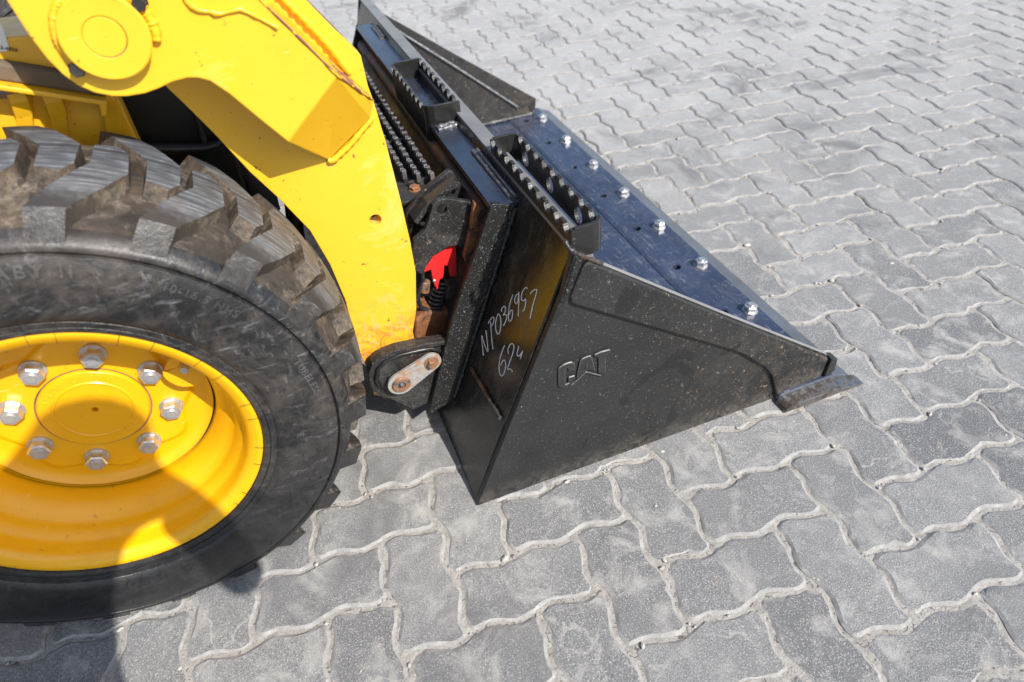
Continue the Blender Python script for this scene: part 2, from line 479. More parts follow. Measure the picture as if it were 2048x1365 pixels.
def cut(o, bm):
    me = bpy.data.meshes.new('cutter'); bmesh.ops.recalc_face_normals(bm, faces=bm.faces[:]); bm.to_mesh(me); bm.free()
    c = bpy.data.objects.new('cutter', me); COL.objects.link(c)
    md = o.modifiers.new('cut', 'BOOLEAN'); md.object = c; md.solver = 'EXACT'; md.operation = 'DIFFERENCE'
    bake(o); bpy.data.objects.remove(c)
    return o
def text_mesh(s, size, extrude, space=1.0):
    cu = bpy.data.curves.new('txt', 'FONT'); cu.body = s; cu.size = size; cu.extrude = extrude
    cu.bevel_depth = extrude * .4; cu.space_character = space; cu.resolution_u = 4
    o = bpy.data.objects.new('txt', cu); COL.objects.link(o)
    dg = bpy.context.evaluated_depsgraph_get(); dg.update()
    me = bpy.data.meshes.new_from_object(o.evaluated_get(dg))
    bpy.data.objects.remove(o); return me
def arc_text(bm, s, r0, th0, yfun, size, h=.0012, space=1.1):
    """raised letters laid round the wheel axis; th0 = angle from the top of the first letter, clockwise"""
    me = text_mesh(s, size, h, space)
    idx = [bm.verts.new((0, 0, 0)) for _ in me.vertices]
    for v, src in zip(idx, me.vertices):
        t = R(th0) + src.co.x / r0; rr = r0 + src.co.y
        v.co = (rr * math.sin(t), yfun(rr) - src.co.z, rr * math.cos(t))
    for f in me.polygons:
        try: bm.faces.new([idx[i] for i in f.vertices])
        except ValueError: pass
def copy_tree(o, parent=None):
    c = o.copy(); COL.objects.link(c); c.parent = parent
    for ch in o.children: copy_tree(ch, c)
    return c
def hexnut(bm, c, axis, r, h, stud=0, mi=0, spin=0.0, ms=0):
    c = Vector(c); axis = Vector(axis).normalized()
    q = axis.to_track_quat('Z', 'Y').to_matrix()
    def ring(rad, z, n, sp=0): return [bm.verts.new(c + q @ Vector((rad * math.cos(sp + 2 * math.pi * k / n), rad * math.sin(sp + 2 * math.pi * k / n), z))) for k in range(n)]
    rs = [ring(r, 0, 6, spin), ring(r, h * .86, 6, spin), ring(r * .86, h, 6, spin)]
    bm.faces.new(rs[0][::-1])
    for A, B in zip(rs, rs[1:]):
        for k in range(6): bm.faces.new((A[k], A[(k + 1) % 6], B[(k + 1) % 6], B[k]))
    bm.faces.new(rs[-1])
    if stud: cyl(bm, c + axis * (h * .9), c + axis * (h + stud), r * .5, r * .46, 14)
    cyl(bm, c - axis * .001, c + axis * (h * .16), r * 1.16, r * 1.1, 20)
    return bm

# ------------------------------------------------------------------ paving
ground = bpy.data.objects.new('ground', bpy.data.meshes.new('ground'))
bm = bmesh.new()
S = 60
for x0, x1, y0, y1 in ((-S, S, -S, S),):
    bm.faces.new([bm.verts.new(p) for p in ((x0, y0, -.0052), (x1, y0, -.0052), (x1, y1, -.0052), (x0, y1, -.0052))])
bm.to_mesh(ground.data); bm.free()
finish(ground, 'joint_sand'); tag(ground, kind='structure')
import numpy as np
from mathutils import noise as mnoise
def sand_bed(x0, x1, y0, y1, st):
    nx = int((x1 - x0) / st) + 1; ny = int((y1 - y0) / st) + 1
    co = np.empty((ny, nx, 3), np.float32)
    nz = mnoise.noise
    for j in range(ny):
        y = y0 + j * st
        for i in range(nx):
            x = x0 + i * st
            e = min(1.0, min(x - x0, x1 - x, y - y0, y1 - y) / .12)
            z = -.0037 + .0011 * nz((x * 9, y * 9, 0)) + .0013 * nz((x * 40, y * 40, 1.7)) + .0012 * nz((x * 110, y * 110, 3.3)) + .0008 * nz((x * 230, y * 230, 7.1))
            co[j, i] = (x, y, z - .0030 * (1 - e))
    idx = np.arange(nx * ny).reshape(ny, nx)
    q = np.stack([idx[:-1, :-1], idx[:-1, 1:], idx[1:, 1:], idx[1:, :-1]], -1).reshape(-1, 4)
    me = bpy.data.meshes.new('joint_sand')
    me.vertices.add(nx * ny); me.vertices.foreach_set('co', co.reshape(-1))
    me.loops.add(q.size); me.loops.foreach_set('vertex_index', q.reshape(-1).astype(np.int32))
    me.polygons.add(len(q)); me.polygons.foreach_set('loop_start', np.arange(0, q.size, 4, dtype=np.int32)); me.polygons.foreach_set('loop_total', np.full(len(q), 4, np.int32))
    me.update(); me.validate()
    return me
o = bpy.data.objects.new('joint_sand', sand_bed(-.35, 2.25, -.75, 1.05, .0048)); finish(o, 'joint_sand', ground); tag(o, kind='stuff')
UX, UY = 0.1123, 0.1123            # half-length and width of a zigzag block
G0 = Vector((0.8905, -0.1602, 0))    # a joint crossing
GR = -0.044
ZIG = ((0, 0), (.30, .095), (.70, -.095))
def outline(nx, ny, sub=1, jit=0.0, rnd=random):
    """zigzag outline of a block nx by ny units, counter-clockwise from (0,0), unit coordinates"""
    pts = []
    def edge(o, d, n):
        nrm = (-d[1], d[0])
        for i in range(n):
            seq = [(i + t, h) for t, h in ZIG]; nxt = seq[1:] + [(i + 1, 0)]
            for (t, h), (t2, h2) in zip(seq, nxt):
                for k in range(sub):
                    f = k / sub; tt = t + (t2 - t) * f; hh = h + (h2 - h) * f
                    pts.append((o[0] + d[0] * tt + nrm[0] * hh, o[1] + d[1] * tt + nrm[1] * hh))
    edge((0, 0), (1, 0), nx); edge((nx, 0), (0, 1), ny); edge((nx, ny), (-1, 0), nx); edge((0, ny), (0, -1), ny)
    return pts
def inset(pts, d):
    n = len(pts); out = []
    for i in range(n):
        a = Vector(pts[i - 1]); b = Vector(pts[i]); c = Vector(pts[(i + 1) % n])
        e1 = (b - a).normalized(); e2 = (c - b).normalized()
        n1 = Vector((-e1.y, e1.x)); n2 = Vector((-e2.y, e2.x))
        m = (n1 + n2); m.normalize(); k = max(.45, m.dot(n1))
        out.append(b + m * (d / k))
    return out
def paver_mesh(bm, nx, ny, sub, jit, rnd, M=None, tint=None, lay=None):
    sc = [Vector((x * UX, y * UY)) for x, y in outline(nx, ny, sub)]
    if sub > 1:
        for _ in range(2):
            m_ = len(sc); sc = [(sc[i - 1] + sc[i] * 2 + sc[(i + 1) % m_]) / 4 for i in range(m_)]
    a = inset(sc, .0028); b = inset(sc, .0082)
    n = len(a)
    j = lambda v, s: Vector((v.x + rnd.uniform(-s, s), v.y + rnd.uniform(-s, s)))
    chips = {}
    if jit:
        for _ in range(rnd.randint(1, 4)):
            c0 = rnd.randrange(n)
            for k in range(rnd.randint(1, 4)): chips[(c0 + k) % n] = rnd.uniform(.003, .009)
    cen = Vector((nx * UX / 2, ny * UY / 2))
    top, mid, low = [], [], []
    for i in range(n):
        pa, pb = j(a[i], jit * .6), j(b[i], jit)
        if i in chips:
            dv = (cen - pb).normalized() * chips[i]; pb = pb + dv
            pa = pa + dv * .6
        top.append(Vector((pb.x, pb.y, 0))); mid.append(Vector((pa.x, pa.y, -.0032 + rnd.uniform(-.0006, .0006) * (1 if jit else 0)))); low.append(Vector((pa.x, pa.y, -.016)))
    tr = (lambda v: M @ v) if M else (lambda v: v)
    vt, vm, vl = ([bm.verts.new(tr(v)) for v in L] for L in (top, mid, low))
    fs = [bm.faces.new(vt)]
    for i in range(n):
        k = (i + 1) % n
        f = bm.faces.new((vm[i], vm[k], vt[k], vt[i])); f.material_index = 1; fs.append(f)
        f = bm.faces.new((vl[i], vl[k], vm[k], vm[i])); f.material_index = 1; fs.append(f)
    if lay is not None:
        for f in fs: f[lay] = tint
lay_variants = {}
for kind, (nx, ny) in (('h', (2, 1)), ('v', (1, 2))):
    for v in range(9):
        bm = bmesh.new(); lay = bm.faces.layers.float.new('tint')
        paver_mesh(bm, nx, ny, 3, .0011, random.Random(100 + v + (50 if kind == 'v' else 0)), None, [0, .2, .4, .65, .9, .25, .05, .5, .0][v], lay)
        me = bpy.data.meshes.new('paver'); bm.to_mesh(me); bm.free()
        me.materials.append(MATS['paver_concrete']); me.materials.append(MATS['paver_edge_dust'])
        lay_variants[kind, v] = me
blocks = []
ROT = Matrix.Rotation(GR, 4, 'Z')
for i in range(-24, 62):
    for jn in range(-16, 66):
        r = (i - jn) % 4
        if r == 0: blocks.append(('h', i, jn))
        elif r == 3: blocks.append(('v', i, jn))
def block_loc(kind, i, jn): return G0 + (ROT @ Vector((i * UX, (jn - 1) * UY, 0)))
def project(p):
    v = p - CAM; z = v.dot(FWD)
    if z < .05: return None
    return 1024 + FOC * v.dot(RIGHT) / z, 682.5 - FOC * v.dot(UP) / z, z
scored = []
for b in blocks:
    l = block_loc(*b); c = l + ROT @ Vector((UX, UY / 2, 0) if b[0] == 'h' else (UX / 2, UY, 0))
    q = project(c)
    seen = q is not None and -90 < q[0] < 2140 and -60 < q[1] < 1470
    if seen:   # hidden behind the wheel, the machine or the bucket
        if q[0] < 560 and q[1] < 1120 and not (q[0] > 480 and q[1] > 1050): seen = False
        if q[0] < 690 and q[1] < 900: seen = False
        if 960 < q[0] < 1520 and 560 < q[1] < 860: seen = False
        if q[0] < 1000 and 60 < q[1] < 780 and q[0] > 600 and q[1] > (q[0] - 700) * 1.2: seen = False
    scored.append((0 if seen else 1, q[2] if q else 99, b, l))
scored.sort(key=lambda t: (t[0], t[1]))
field = bmesh.new(); flay = field.faces.layers.float.new('tint')
rp = random.Random(5)
for n, (hid, z, b, l) in enumerate(scored):
    if l.x < -2.2 or l.y < -1.5 or l.x > 5.6 or l.y > 5.6: continue
    dz = rp.uniform(-.0014, .0012); tx = rp.uniform(-.006, .006); ty = rp.uniform(-.006, .006); rz = rp.uniform(-.006, .006)
    eu = Matrix.Rotation(GR + rz, 4, 'Z') @ Matrix.Rotation(tx, 4, 'X') @ Matrix.Rotation(ty, 4, 'Y')
    if n < 300:
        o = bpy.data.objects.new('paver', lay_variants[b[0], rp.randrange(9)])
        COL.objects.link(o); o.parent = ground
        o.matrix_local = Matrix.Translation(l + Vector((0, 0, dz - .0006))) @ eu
    else:
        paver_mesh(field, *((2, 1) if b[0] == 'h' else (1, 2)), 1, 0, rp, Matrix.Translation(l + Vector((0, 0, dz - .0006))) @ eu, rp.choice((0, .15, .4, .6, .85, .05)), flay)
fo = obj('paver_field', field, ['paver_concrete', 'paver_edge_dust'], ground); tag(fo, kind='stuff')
# crumbs of dried mortar lying in the joints
bm = bmesh.new(); rp = random.Random(12)
for _ in range(420):
    b = scored[rp.randrange(260)]; l = b[3]
    p = l + ROT @ Vector((rp.choice((0, UX, UX * 2)) if rp.random() < .5 else rp.uniform(0, 2) * UX, rp.choice((0, UY)), 0))
    s = rp.uniform(.0012, .0042) * (1.6 if rp.random() < .06 else 1)
    M = Matrix.Translation((p.x + rp.gauss(0, .006), p.y + rp.gauss(0, .006), -.001 + s * .25)) @ Matrix.Rotation(rp.uniform(0, 6), 4, 'Z') @ Matrix.Diagonal((s * rp.uniform(1, 2), s, s * .7, 1))
    bmesh.ops.create_icosphere(bm, subdivisions=1, radius=1, matrix=M)
for v in bm.verts: v.co += Vector((rp.uniform(-1, 1), rp.uniform(-1, 1), rp.uniform(-1, 1))) * .0006
tag(obj('mortar_crumb', bm, 'chip_stone', ground), kind='stuff')
#PART2
# ================================================================== BUCKET
bucket = empty('loader_bucket', (1.0, .83, 0))
tag(bucket, 'black steel loader bucket with white marker writing on its back, resting on the paving', 'bucket')
BO = bucket.location.copy()
def bpart(name, bm, mats, parent=None, **kw):
    """parts are modelled in world coordinates and hung under their thing"""
    o = obj(name, bm, mats, parent or bucket, **kw)
    return o
Y0 = -.022                         # outer face of the near side plate
bucket.location = (0, Y0, 0)
BW = 1.588
def bl_(v): return Vector((v.x, v.y - Y0, v.z))
# side plates
side_pix = [(952, 1005), (1125, 590), (1148, 499), (1168, 513), (1210, 531), (1450, 629), (1656, 710), (1640, 766), (1556, 803)]
side = xz(side_pix, Y0)
side[0] = (.5250, .0012); side[-1] = (1.205, .0012); side[-2] = (1.306, .026)
def side_plate(y0, y1, out):
    p = bpart('side_plate', slab(side, y0, y1), ['bucket_side_black', 'worn_edge'], bevel=.0022)
    for f in p.data.polygons:
        if f.normal.z > .3 and f.center.x > .75: f.material_index = 1
    ov = xz([(1141, 603), (1136, 590), (1162, 527), (1172, 519), (1212, 534), (1450, 632), (1652, 713), (1638, 764), (1548, 800), (1540, 748), (1525, 730), (1480, 703), (1440, 690)], Y0)
    ov[7] = (1.302, .029); ov[8] = (1.196, .012)
    a, b = (y0 - .009, y0 - .0002) if out < 0 else (y1 + .0002, y1 + .009)
    bpart('wear_plate', slab(ov, a, b), 'bucket_side_black', p, bevel=.0035, seg=3)
    return p
near = side_plate(0, .014, -1)
far_side = side_plate(BW - .014, BW, 1)
near['label'] = 'scuffed black side plate with three raised letters'
# side cutter strip on the tip
c = xz([(1646, 762), (1656, 712), (1668, 711), (1662, 735), (1652, 764)], Y0)
c[0] = (1.309, .028); c[4] = (1.319, .028)
bpart('side_cutter', slab(c, -.012, .012), 'coupler_black', near, bevel=.002)
# rear upright welded on the outside at the back corner
c = xz([(1118, 602), (1148, 505), (1166, 517), (1138, 592), (1132, 604)], Y0)
bpart('corner_strip', slab(c, -.004, -.0003), 'flange_black', near, bevel=.002)
w = xz([(1128, 590), (1152, 512)], Y0)
bpart('weld_bead', weld([(x, -.004, z) for x, z in w], .0045), 'flange_black', near, smooth=60)
# raised letters
k = 160 / 1820
def cat_pix(pts): return xz([(1090 + a * k, 680 + b * k) for a, b in pts], Y0)
letters = {
 'C': [(285, 640), (300, 600), (400, 530), (500, 490), (600, 468), (655, 510), (668, 560), (668, 640), (600, 660), (525, 690), (515, 610), (450, 650), (440, 800), (445, 985), (520, 950), (515, 820), (660, 775), (665, 870), (640, 930), (545, 1025), (460, 1080), (350, 1092), (305, 1050), (290, 980)],
 'A': [(700, 850), (720, 730), (760, 540), (790, 435), (830, 395), (930, 350), (1030, 322), (1060, 430), (1100, 560), (1120, 670), (930, 665), (905, 690), (820, 770), (760, 815)],
 'T': [(1100, 345), (1105, 305), (1250, 240), (1450, 188), (1475, 200), (1468, 275), (1380, 310), (1362, 380), (1360, 720), (1340, 755), (1200, 730), (1205, 380), (1130, 375)],
 '^': [(560, 1015), (700, 890), (905, 702), (930, 690), (1260, 775), (1275, 815), (935, 745), (915, 745), (720, 915), (580, 1030)]}
bm = bmesh.new()
for ch, pts in letters.items():
    q = cat_pix(pts)
    loft(bm, [(x, -.0044, z) for x, z in q], [(x, .0005, z) for x, z in q])
tri = cat_pix([(870, 630), (925, 480), (965, 610)])
rl0 = bpart('raised_letter', bm, ['letter_black', 'letter_edge'], near, bevel=.0015, seg=1); rl0.modifiers['bevel'].material = 1
bm = bmesh.new(); loft(bm, [(x, -.0049, z) for x, z in tri], [(x, -.003, z) for x, z in tri])
bpart('letter_counter', bm, 'coupler_black', near)
# weld ridge along the inside of the far side plate
w = xz([(1185, 548), (1440, 668), (1590, 742)], Y0)
bpart('weld_bead', weld([(x, BW - .017, z) for x, z in w], .006, .2), 'weld_steel', far_side, smooth=60)
w = [(1.30, BW - .02, .030), (.90, BW - .02, .030)]
bpart('weld_bead', weld(w, .007, .35), 'worn_steel', far_side, smooth=60)
# back plate, heel and floor
def backx(z): return BK_X + BK_M * z
bm = bmesh.new(); th = .010
prof = [(backx(.002), .002), (backx(.19), .19), (backx(.512), .512), (backx(.512) + th, .512), (backx(.19) + th, .19), (backx(.002) + .03, .012), (backx(.002) + .03, .002)]
loft(bm, [(x, .0142, z) for x, z in prof], [(x, BW - .0142, z) for x, z in prof])
back = bpart('back_plate', bm, 'bucket_back_black', bevel=.002)
bm = bmesh.new()
prof = [(.560, .0035), (1.222, .0035), (1.222, .0215), (.560, .0215)]
loft(bm, [(x, .0144, z) for x, z in prof], [(x, BW - .0144, z) for x, z in prof])
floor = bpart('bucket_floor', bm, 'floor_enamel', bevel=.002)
bpart('weld_bead', weld([(1.226, .016, .0215), (1.226, BW - .016, .0215)], .0028, .3, .012), 'lip_grey', floor, smooth=60)
# curved inner back
bm = bmesh.new(); arc = [(backx(.48) + .02, .478), (backx(.36) + .012, .36), (.648, .22), (.640, .14), (.655, .07), (.695, .035), (.77, .0225)]
a = [bm.verts.new((x, .0146, z)) for x, z in arc]; b = [bm.verts.new((x, BW - .0146, z)) for x, z in arc]
for i in range(len(arc) - 1): bm.faces.new((a[i], b[i], b[i + 1], a[i + 1]))
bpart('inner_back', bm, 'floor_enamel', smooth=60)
# ridge on the rear of the near heel
r0, r1 = onback(945, 735), onback(1004, 836)
bpart('weld_bead', weld([bl_(r0) + Vector((-.003, 0, 0)), bl_(r1) + Vector((-.003, 0, 0))], .0048, .25, .008), 'coupler_rusty', back, smooth=60)
# cutting edge with seven nuts and empty bolt holes
bm = bmesh.new()
prof = [(1.196, .001), (1.196, .0235), (1.207, .0265), (1.331, .0265), (1.380, .005), (1.380, .001)]
loft(bm, [(x, -.0125, z) for x, z in prof], [(x, BW + .030, z) for x, z in prof])
for f in bm.faces:
    f.normal_update()
    cc = f.calc_center_median()
    if abs(f.normal.y) > .9 or (cc.x > 1.335 and cc.z > .002) or cc.x < 1.2: f.material_index = 1
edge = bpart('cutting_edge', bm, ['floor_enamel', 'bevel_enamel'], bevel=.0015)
hb = bmesh.new()
for n in range(8):
    cyl(hb, (1.2465, .2204 - Y0 + .2106 * (n - 1), -.02), (1.2465, .2204 - Y0 + .2106 * (n - 1), .06), .0115, seg=20)
edge.modifiers.clear(); cut(edge, hb)
md = edge.modifiers.new('bevel', 'BEVEL'); md.width = .0015; md.segments = 2; md.limit_method = 'ANGLE'; md.angle_limit = R(50)
bm = bmesh.new(); pe = [(1.190, .001), (1.192, .010), (1.204, .0165), (1.318, .0185), (1.392, .0025), (1.392, .001)]
loft(bm, [(x, -.044, z) for x, z in pe], [(x, -.0127, z) for x, z in pe])
bpart('edge_end', bm, 'bare_edge', edge, bevel=.003)
for n in range(8):
    hb = bmesh.new()
    hexnut(hb, (0, 0, 0), (0, 0, 1), .0162, .0172, .004, spin=n * .7)
    o = bpart('hex_nut', hb, 'zinc', edge, smooth=30); o.location = (1.3055, .2204 - Y0 + (n - 1) * .2103, .0268)
# top lip bar
bm = bmesh.new(); prof = [(.7325, .500), (.7325, .5160), (.766, .511), (.773, .480), (.742, .480)]
loft(bm, [(x, .016, z) for x, z in prof], [(x, BW - .016, z) for x, z in prof])
lip = bpart('top_lip', bm, 'lip_grey', bevel=.002)
# corner weld where lip, side and back meet
bpart('weld_bead', weld([bl_(at(1128, 480, Y0 + .012)), bl_(at(1140, 500, Y0)), bl_(at(1165, 514, Y0 - .002)), bl_(at(1205, 528, Y0 - .001))], .0045, .3, .004), 'coupler_black', near, smooth=60)
# coupling bar: the flat plate along the back under the lip
FYW = .190; FY = FYW - Y0
bm = bmesh.new(); prof = [(.6745, .4925), (.6745, .4985), (.7335, .4950), (.7335, .4890)]
loft(bm, [(x, FY, z) for x, z in prof], [(x, BW - FY, z) for x, z in prof])
bar = bpart('coupling_bar', bm, 'plate_enamel', bevel=.0015)
bm = bmesh.new(); pu = [(.6745, .4920), (.688, .4915), (.702, .445), (.694, .445)]
loft(bm, [(x, FY + .004, z) for x, z in pu], [(x, BW - FY - .004, z) for x, z in pu])
bpart('bar_underside', bm, 'rust_brown', bar, bevel=.002)
for d in (0, .0085):
    bpart('weld_bead', weld([(.7245 - d, FY + .012, .4978), (.7245 - d, .425, .4985)], .0048, .18, .005), 'weld_steel', bar, smooth=60)
    bpart('weld_bead', weld([(.7245 - d, 1.22, .4978), (.7245 - d, 1.34, .4985)], .0048, .18, .005), 'weld_steel', bar, smooth=60)
bpart('weld_bead', weld([(.678, .560, .499), (.7335, .572, .497)], .006, .4, .004), 'weld_steel', bar, smooth=60)
bpart('weld_bead', weld([(.682, .551, .498), (.728, .561, .496)], .007, .5, .004), 'weld_steel', bar, smooth=60)
# end flanges of the coupling pocket
def flange(y, s):
    pix = [(985, 408), (1040, 410), (1000, 520), (950, 660), (893, 806), (857, 832), (905, 640)]
    q = xz(pix, FYW)
    q[1] = (backx(.4885) - .0005, .4885); q[2] = (backx(.384) - .0005, .384); q[3] = (backx(.234) - .0005, .234); q[4] = (backx(.078) - .0005, .078)
    return bpart('pocket_flange', slab(q, y, y + s * .011), 'flange_black', bevel=.002)
fl = flange(FY - .0005, 1)
fl2 = flange(BW - FY + .0005, -1)
w = [(backx(.485) - .004, FY - .003, .485), (backx(.09) - .004, FY - .003, .09)]
bpart('weld_bead', weld(w, .0045, .3), 'flange_black', fl, smooth=60)
# white paint marker writing on the back
k = 180 / 1117
strokes = [
 [(165, 940), (158, 860), (145, 690), (178, 800), (222, 895), (215, 780), (197, 628)],
 [(285, 862), (272, 760), (262, 620), (255, 520)], [(228, 545), (245, 505), (285, 462), (298, 490), (285, 545), (255, 585)],
 [(350, 425), (325, 490), (317, 580), (330, 650), (350, 675), (372, 640), (383, 560), (378, 470), (362, 428), (350, 425)],
 [(395, 395), (390, 370), (420, 328), (440, 345), (435, 400), (410, 440), (435, 430), (456, 450), (445, 510), (415, 570)],
 [(532, 185), (500, 280), (478, 400), (480, 490), (497, 518), (520, 480), (528, 410), (518, 375), (495, 400), (482, 440)],
 [(600, 180), (575, 190), (555, 250), (562, 290), (580, 295), (600, 240), (608, 165)], [(605, 150), (608, 260), (602, 360), (600, 455)],
 [(712, 112), (690, 95), (650, 150), (638, 215), (645, 255), (670, 260), (690, 240), (688, 310), (675, 365), (652, 390)],
 [(748, 172), (790, 130), (832, 125), (815, 200), (780, 320), (745, 485)],
 [(430, 815), (395, 900), (367, 1010), (362, 1110), (378, 1180), (402, 1190), (430, 1140), (445, 1060), (430, 998), (405, 1010), (380, 1060)],
 [(478, 920), (470, 870), (495, 810), (522, 792), (545, 820), (535, 900), (505, 990), (468, 1105), (500, 1105), (525, 1140)],
 [(605, 822), (585, 930), (610, 945), (655, 885)], [(655, 880), (625, 982)]]
bm = bmesh.new()
for n_, st in enumerate(strokes):
    if n_ == 10: bpart('marker_writing', bm, 'paint_marker', back, smooth=60); bm = bmesh.new()
    pts = [bl_(onback(940 + a * k, 560 + b * k, .0008)) for a, b in st]
    # smooth the hand-drawn line
    sm = []
    for i in range(len(pts) - 1):
        p0 = pts[max(i - 1, 0)]; p1 = pts[i]; p2 = pts[i + 1]; p3 = pts[min(i + 2, len(pts) - 1)]
        for t in (0, .25, .5, .75):
            sm.append(.5 * ((2 * p1) + (p2 - p0) * t + (2 * p0 - 5 * p1 + 4 * p2 - p3) * t * t + (3 * p1 - p0 - 3 * p2 + p3) * t ** 3))
    sm.append(pts[-1])
    tube(bm, sm, .00080, 5)
bpart('marker_writing', bm, 'paint_marker', back, smooth=60)
# serrated foot steps
def toothed(y0, y1, zb, zt, pitch, x0, x1, depth=.011, holes=()):
    """strip standing along y with half-round notches cut in its top edge"""
    pts = []; n = max(1, round((y1 - y0) / pitch)); p = (y1 - y0) / n
    pts.append((y0, zb)); pts.append((y0, zt))
    for i in range(n):
        a = y0 + i * p
        pts += [(a + p * .24, zt), (a + p * .30, zt - depth * .75), (a + p * .45, zt - depth), (a + p * .62, zt - depth * .9), (a + p * .74, zt - depth * .45), (a + p * .78, zt)]
    pts += [(y1, zt), (y1, zb)]
    bm = bmesh.new()
    loft(bm, [(x0, y, z) for y, z in pts], [(x1, y, z) for y, z in pts])
    # bright worn caps on the teeth
    return bm
def caps(y0, y1, zt, pitch, x0, x1, lean=0):
    """bare collars round the punched notches and the bent tips of the teeth"""
    bm = bmesh.new(); n = max(1, round((y1 - y0) / pitch)); p = (y1 - y0) / n
    for i in range(n):
        c = y0 + i * p + p * .51; rr = p * .245 * random.uniform(.9, 1.08); wd = random.uniform(.0012, .0024)
        prev = None
        for j in range(9):
            t = math.pi * (1.02 + .96 * j / 8); row = []
            for rad, x in ((rr, x0 - wd), (rr, x1 + .0005), (rr + .0016, x1 + .0005), (rr + .0016, x0 - wd)):
                row.append(bm.verts.new((x, c + rad * math.cos(t), zt - .0015 + rad * math.sin(t) * 1.15)))
            if prev:
                for q_ in range(4): bm.faces.new((prev[q_], prev[(q_ + 1) % 4], row[(q_ + 1) % 4], row[q_]))
            else: bm.faces.new(row[::-1])
            prev = row
        bm.faces.new(prev)
    return bm
def blocks_(y0, y1, zt, pitch, x0, x1):
    bm = bmesh.new(); n = max(1, round((y1 - y0) / pitch)); p = (y1 - y0) / n
    for i in range(n + 1):
        a = y0 + i * p + random.uniform(-.0012, .0012)
        box(bm, (.5 * (x0 + x1) - .001, a, zt - .008), (.0088, p * .30, .021 * random.uniform(.9, 1.1)), Matrix.Rotation(random.uniform(-.15, .15), 3, 'Z'))
    return bm
def step_loop(ya, yb, xr, xf, zt, hr, hf, holes):
    st = bpart('foot_step', toothed(ya + .012, yb - .012, zt - hf, zt, .0365, xf - .003, xf + .003), 'flange_black' if holes else 'gloss_black')
    if holes:
        hb = bmesh.new()
        for y in holes: cyl(hb, (xf - .05, y, zt - .031), (xf + .05, y, zt - .031), .0150, seg=24)
        cut(st, hb)
    bpart('serrated_edge', toothed(ya, yb, zt - hr, zt - .002, .0365, xr - .003, xr + .003), 'flange_black', st)
    bpart('tooth_cap', caps(ya + .012, yb - .012, zt, .0365, xf - .003, xf + .003), 'worn_steel', st, bevel=.0008)['kind'] = 'stuff'
    bpart('tooth_cap', caps(ya, yb, zt - .002, .0365, xr - .003, xr + .003), 'worn_steel', st, bevel=.0008)['kind'] = 'stuff'
    for y, s in ((ya, 1), (yb, -1)):
        d = 1 if xf > xr else -1
        prof = [(xr + d * .002, y), (xf - d * .016, y), (xf - d * .005, y + s * .004), (xf + d * .003, y + s * .013), (xf - d * .003, y + s * .014), (xf - d * .008, y + s * .009), (xf - d * .017, y + s * .006), (xr + d * .002, y + s * .006)]
        bm = bmesh.new(); loft(bm, [(a, b, zt - hf) for a, b in prof], [(a, b, zt + .001) for a, b in prof])
        bpart('step_end', bm, 'gloss_black', st, bevel=.001)
    return st
step_loop(.014, .366, .7365, .785, .5445, .034, .052, (.072, .185, .295))
step_loop(.577, .880, .7395, .670, .538, .03, .075, ())

# ================================================================== LOADER
loader = empty('skid_steer_loader', (0, 0, 0))
tag(loader, 'yellow skid steer loader with chunky black tyres, its arm coupled to the black bucket', 'loader')
def lpart(name, bm, mats, parent=None, **kw): return obj(name, bm, mats, parent or loader, **kw)
# ---- wheel, modelled about its axle line (origin: axle, y = 0 at the rim flange)
prof = [(.205, .2645), (.222, .2645), (.2285, .262), (.2285, .256), (.222, .253), (.17, .22), (.168, .150), (.166, .131), (.1665, .118), (.168, .102), (.173, .088), (.183, .074), (.1905, .0665), (.1935, .058), (.1945, .048), (.2015, .0405), (.2045, .033), (.2055, .018), (.208, .010), (.2135, .0055), (.2195, .0025), (.2250, .0005), (.2283, .0022), (.2285, .008)]
wheel = lpart('wheel', lathe(prof, 128), 'rim_yellow', smooth=50)
def wpart(name, bm, mats, **kw): return obj(name, bm, mats, wheel, **kw)
# dished disc with scalloped pressing round the nuts
bm = bmesh.new(); NA = 192; radii = [.070, .078, .086, .112, .118, .122, .125, .128, .131, .134, .137, .141, .147, .153, .158, .1615, .1640]
def disc_y(r, t):
    ya = .1225
    edge_r = .1285 + .0075 * math.cos(8 * t + 2.78 + math.pi)
    s = max(0, min(1, (r - edge_r + .004) / .008)); s = s * s * (3 - 2 * s)
    y = ya + .007 * s
    if r > .150: y -= .010 * ((r - .150) / .014) ** 1.5
    return y
rings = []
for r in radii: rings.append([bm.verts.new((r * math.sin(2 * math.pi * i / NA), disc_y(r, 2 * math.pi * i / NA), r * math.cos(2 * math.pi * i / NA))) for i in range(NA)])
for A, B in zip(rings, rings[1:]):
    for i in range(NA): bm.faces.new((A[i], B[i], B[(i + 1) % NA], A[(i + 1) % NA]))
wpart('wheel_disc', bm, 'rim_yellow', smooth=60)
hub = lathe([(.0, .128), (.0045, .128), (.0045, .1175), (.050, .1165), (.0515, .1150), (.0535, .1150), (.055, .1165), (.0715, .1172), (.0738, .1195), (.0745, .127), (.0745, .135)], 96)
wpart('hub_cap', hub, 'rim_yellow', smooth=40)
wpart('hub_gap', lathe([(.0744, .1221), (.0768, .1219)], 96), 'rusty_bolt')
wpart('disc_gap', lathe([(.1638, .1135), (.1662, .1165)], 96), 'chassis_dark')
bm = bmesh.new(); arc_text(bm, '428720  KF  3501', .0585, -58, lambda r: .1166, .0125, .0006, 1.15)
wpart('cast_number', bm, 'rim_yellow')
ph = -.3876
for n in range(8):
    t = ph - n * math.pi / 4
    hb = bmesh.new(); hexnut(hb, (0, 0, 0), (0, -1, 0), .0158, .0185, .003, spin=random.uniform(0, 1))
    o = wpart('lug_nut', hb, 'zinc', smooth=30); o.location = (.1031 * math.sin(-t), .1222, .1031 * math.cos(t))
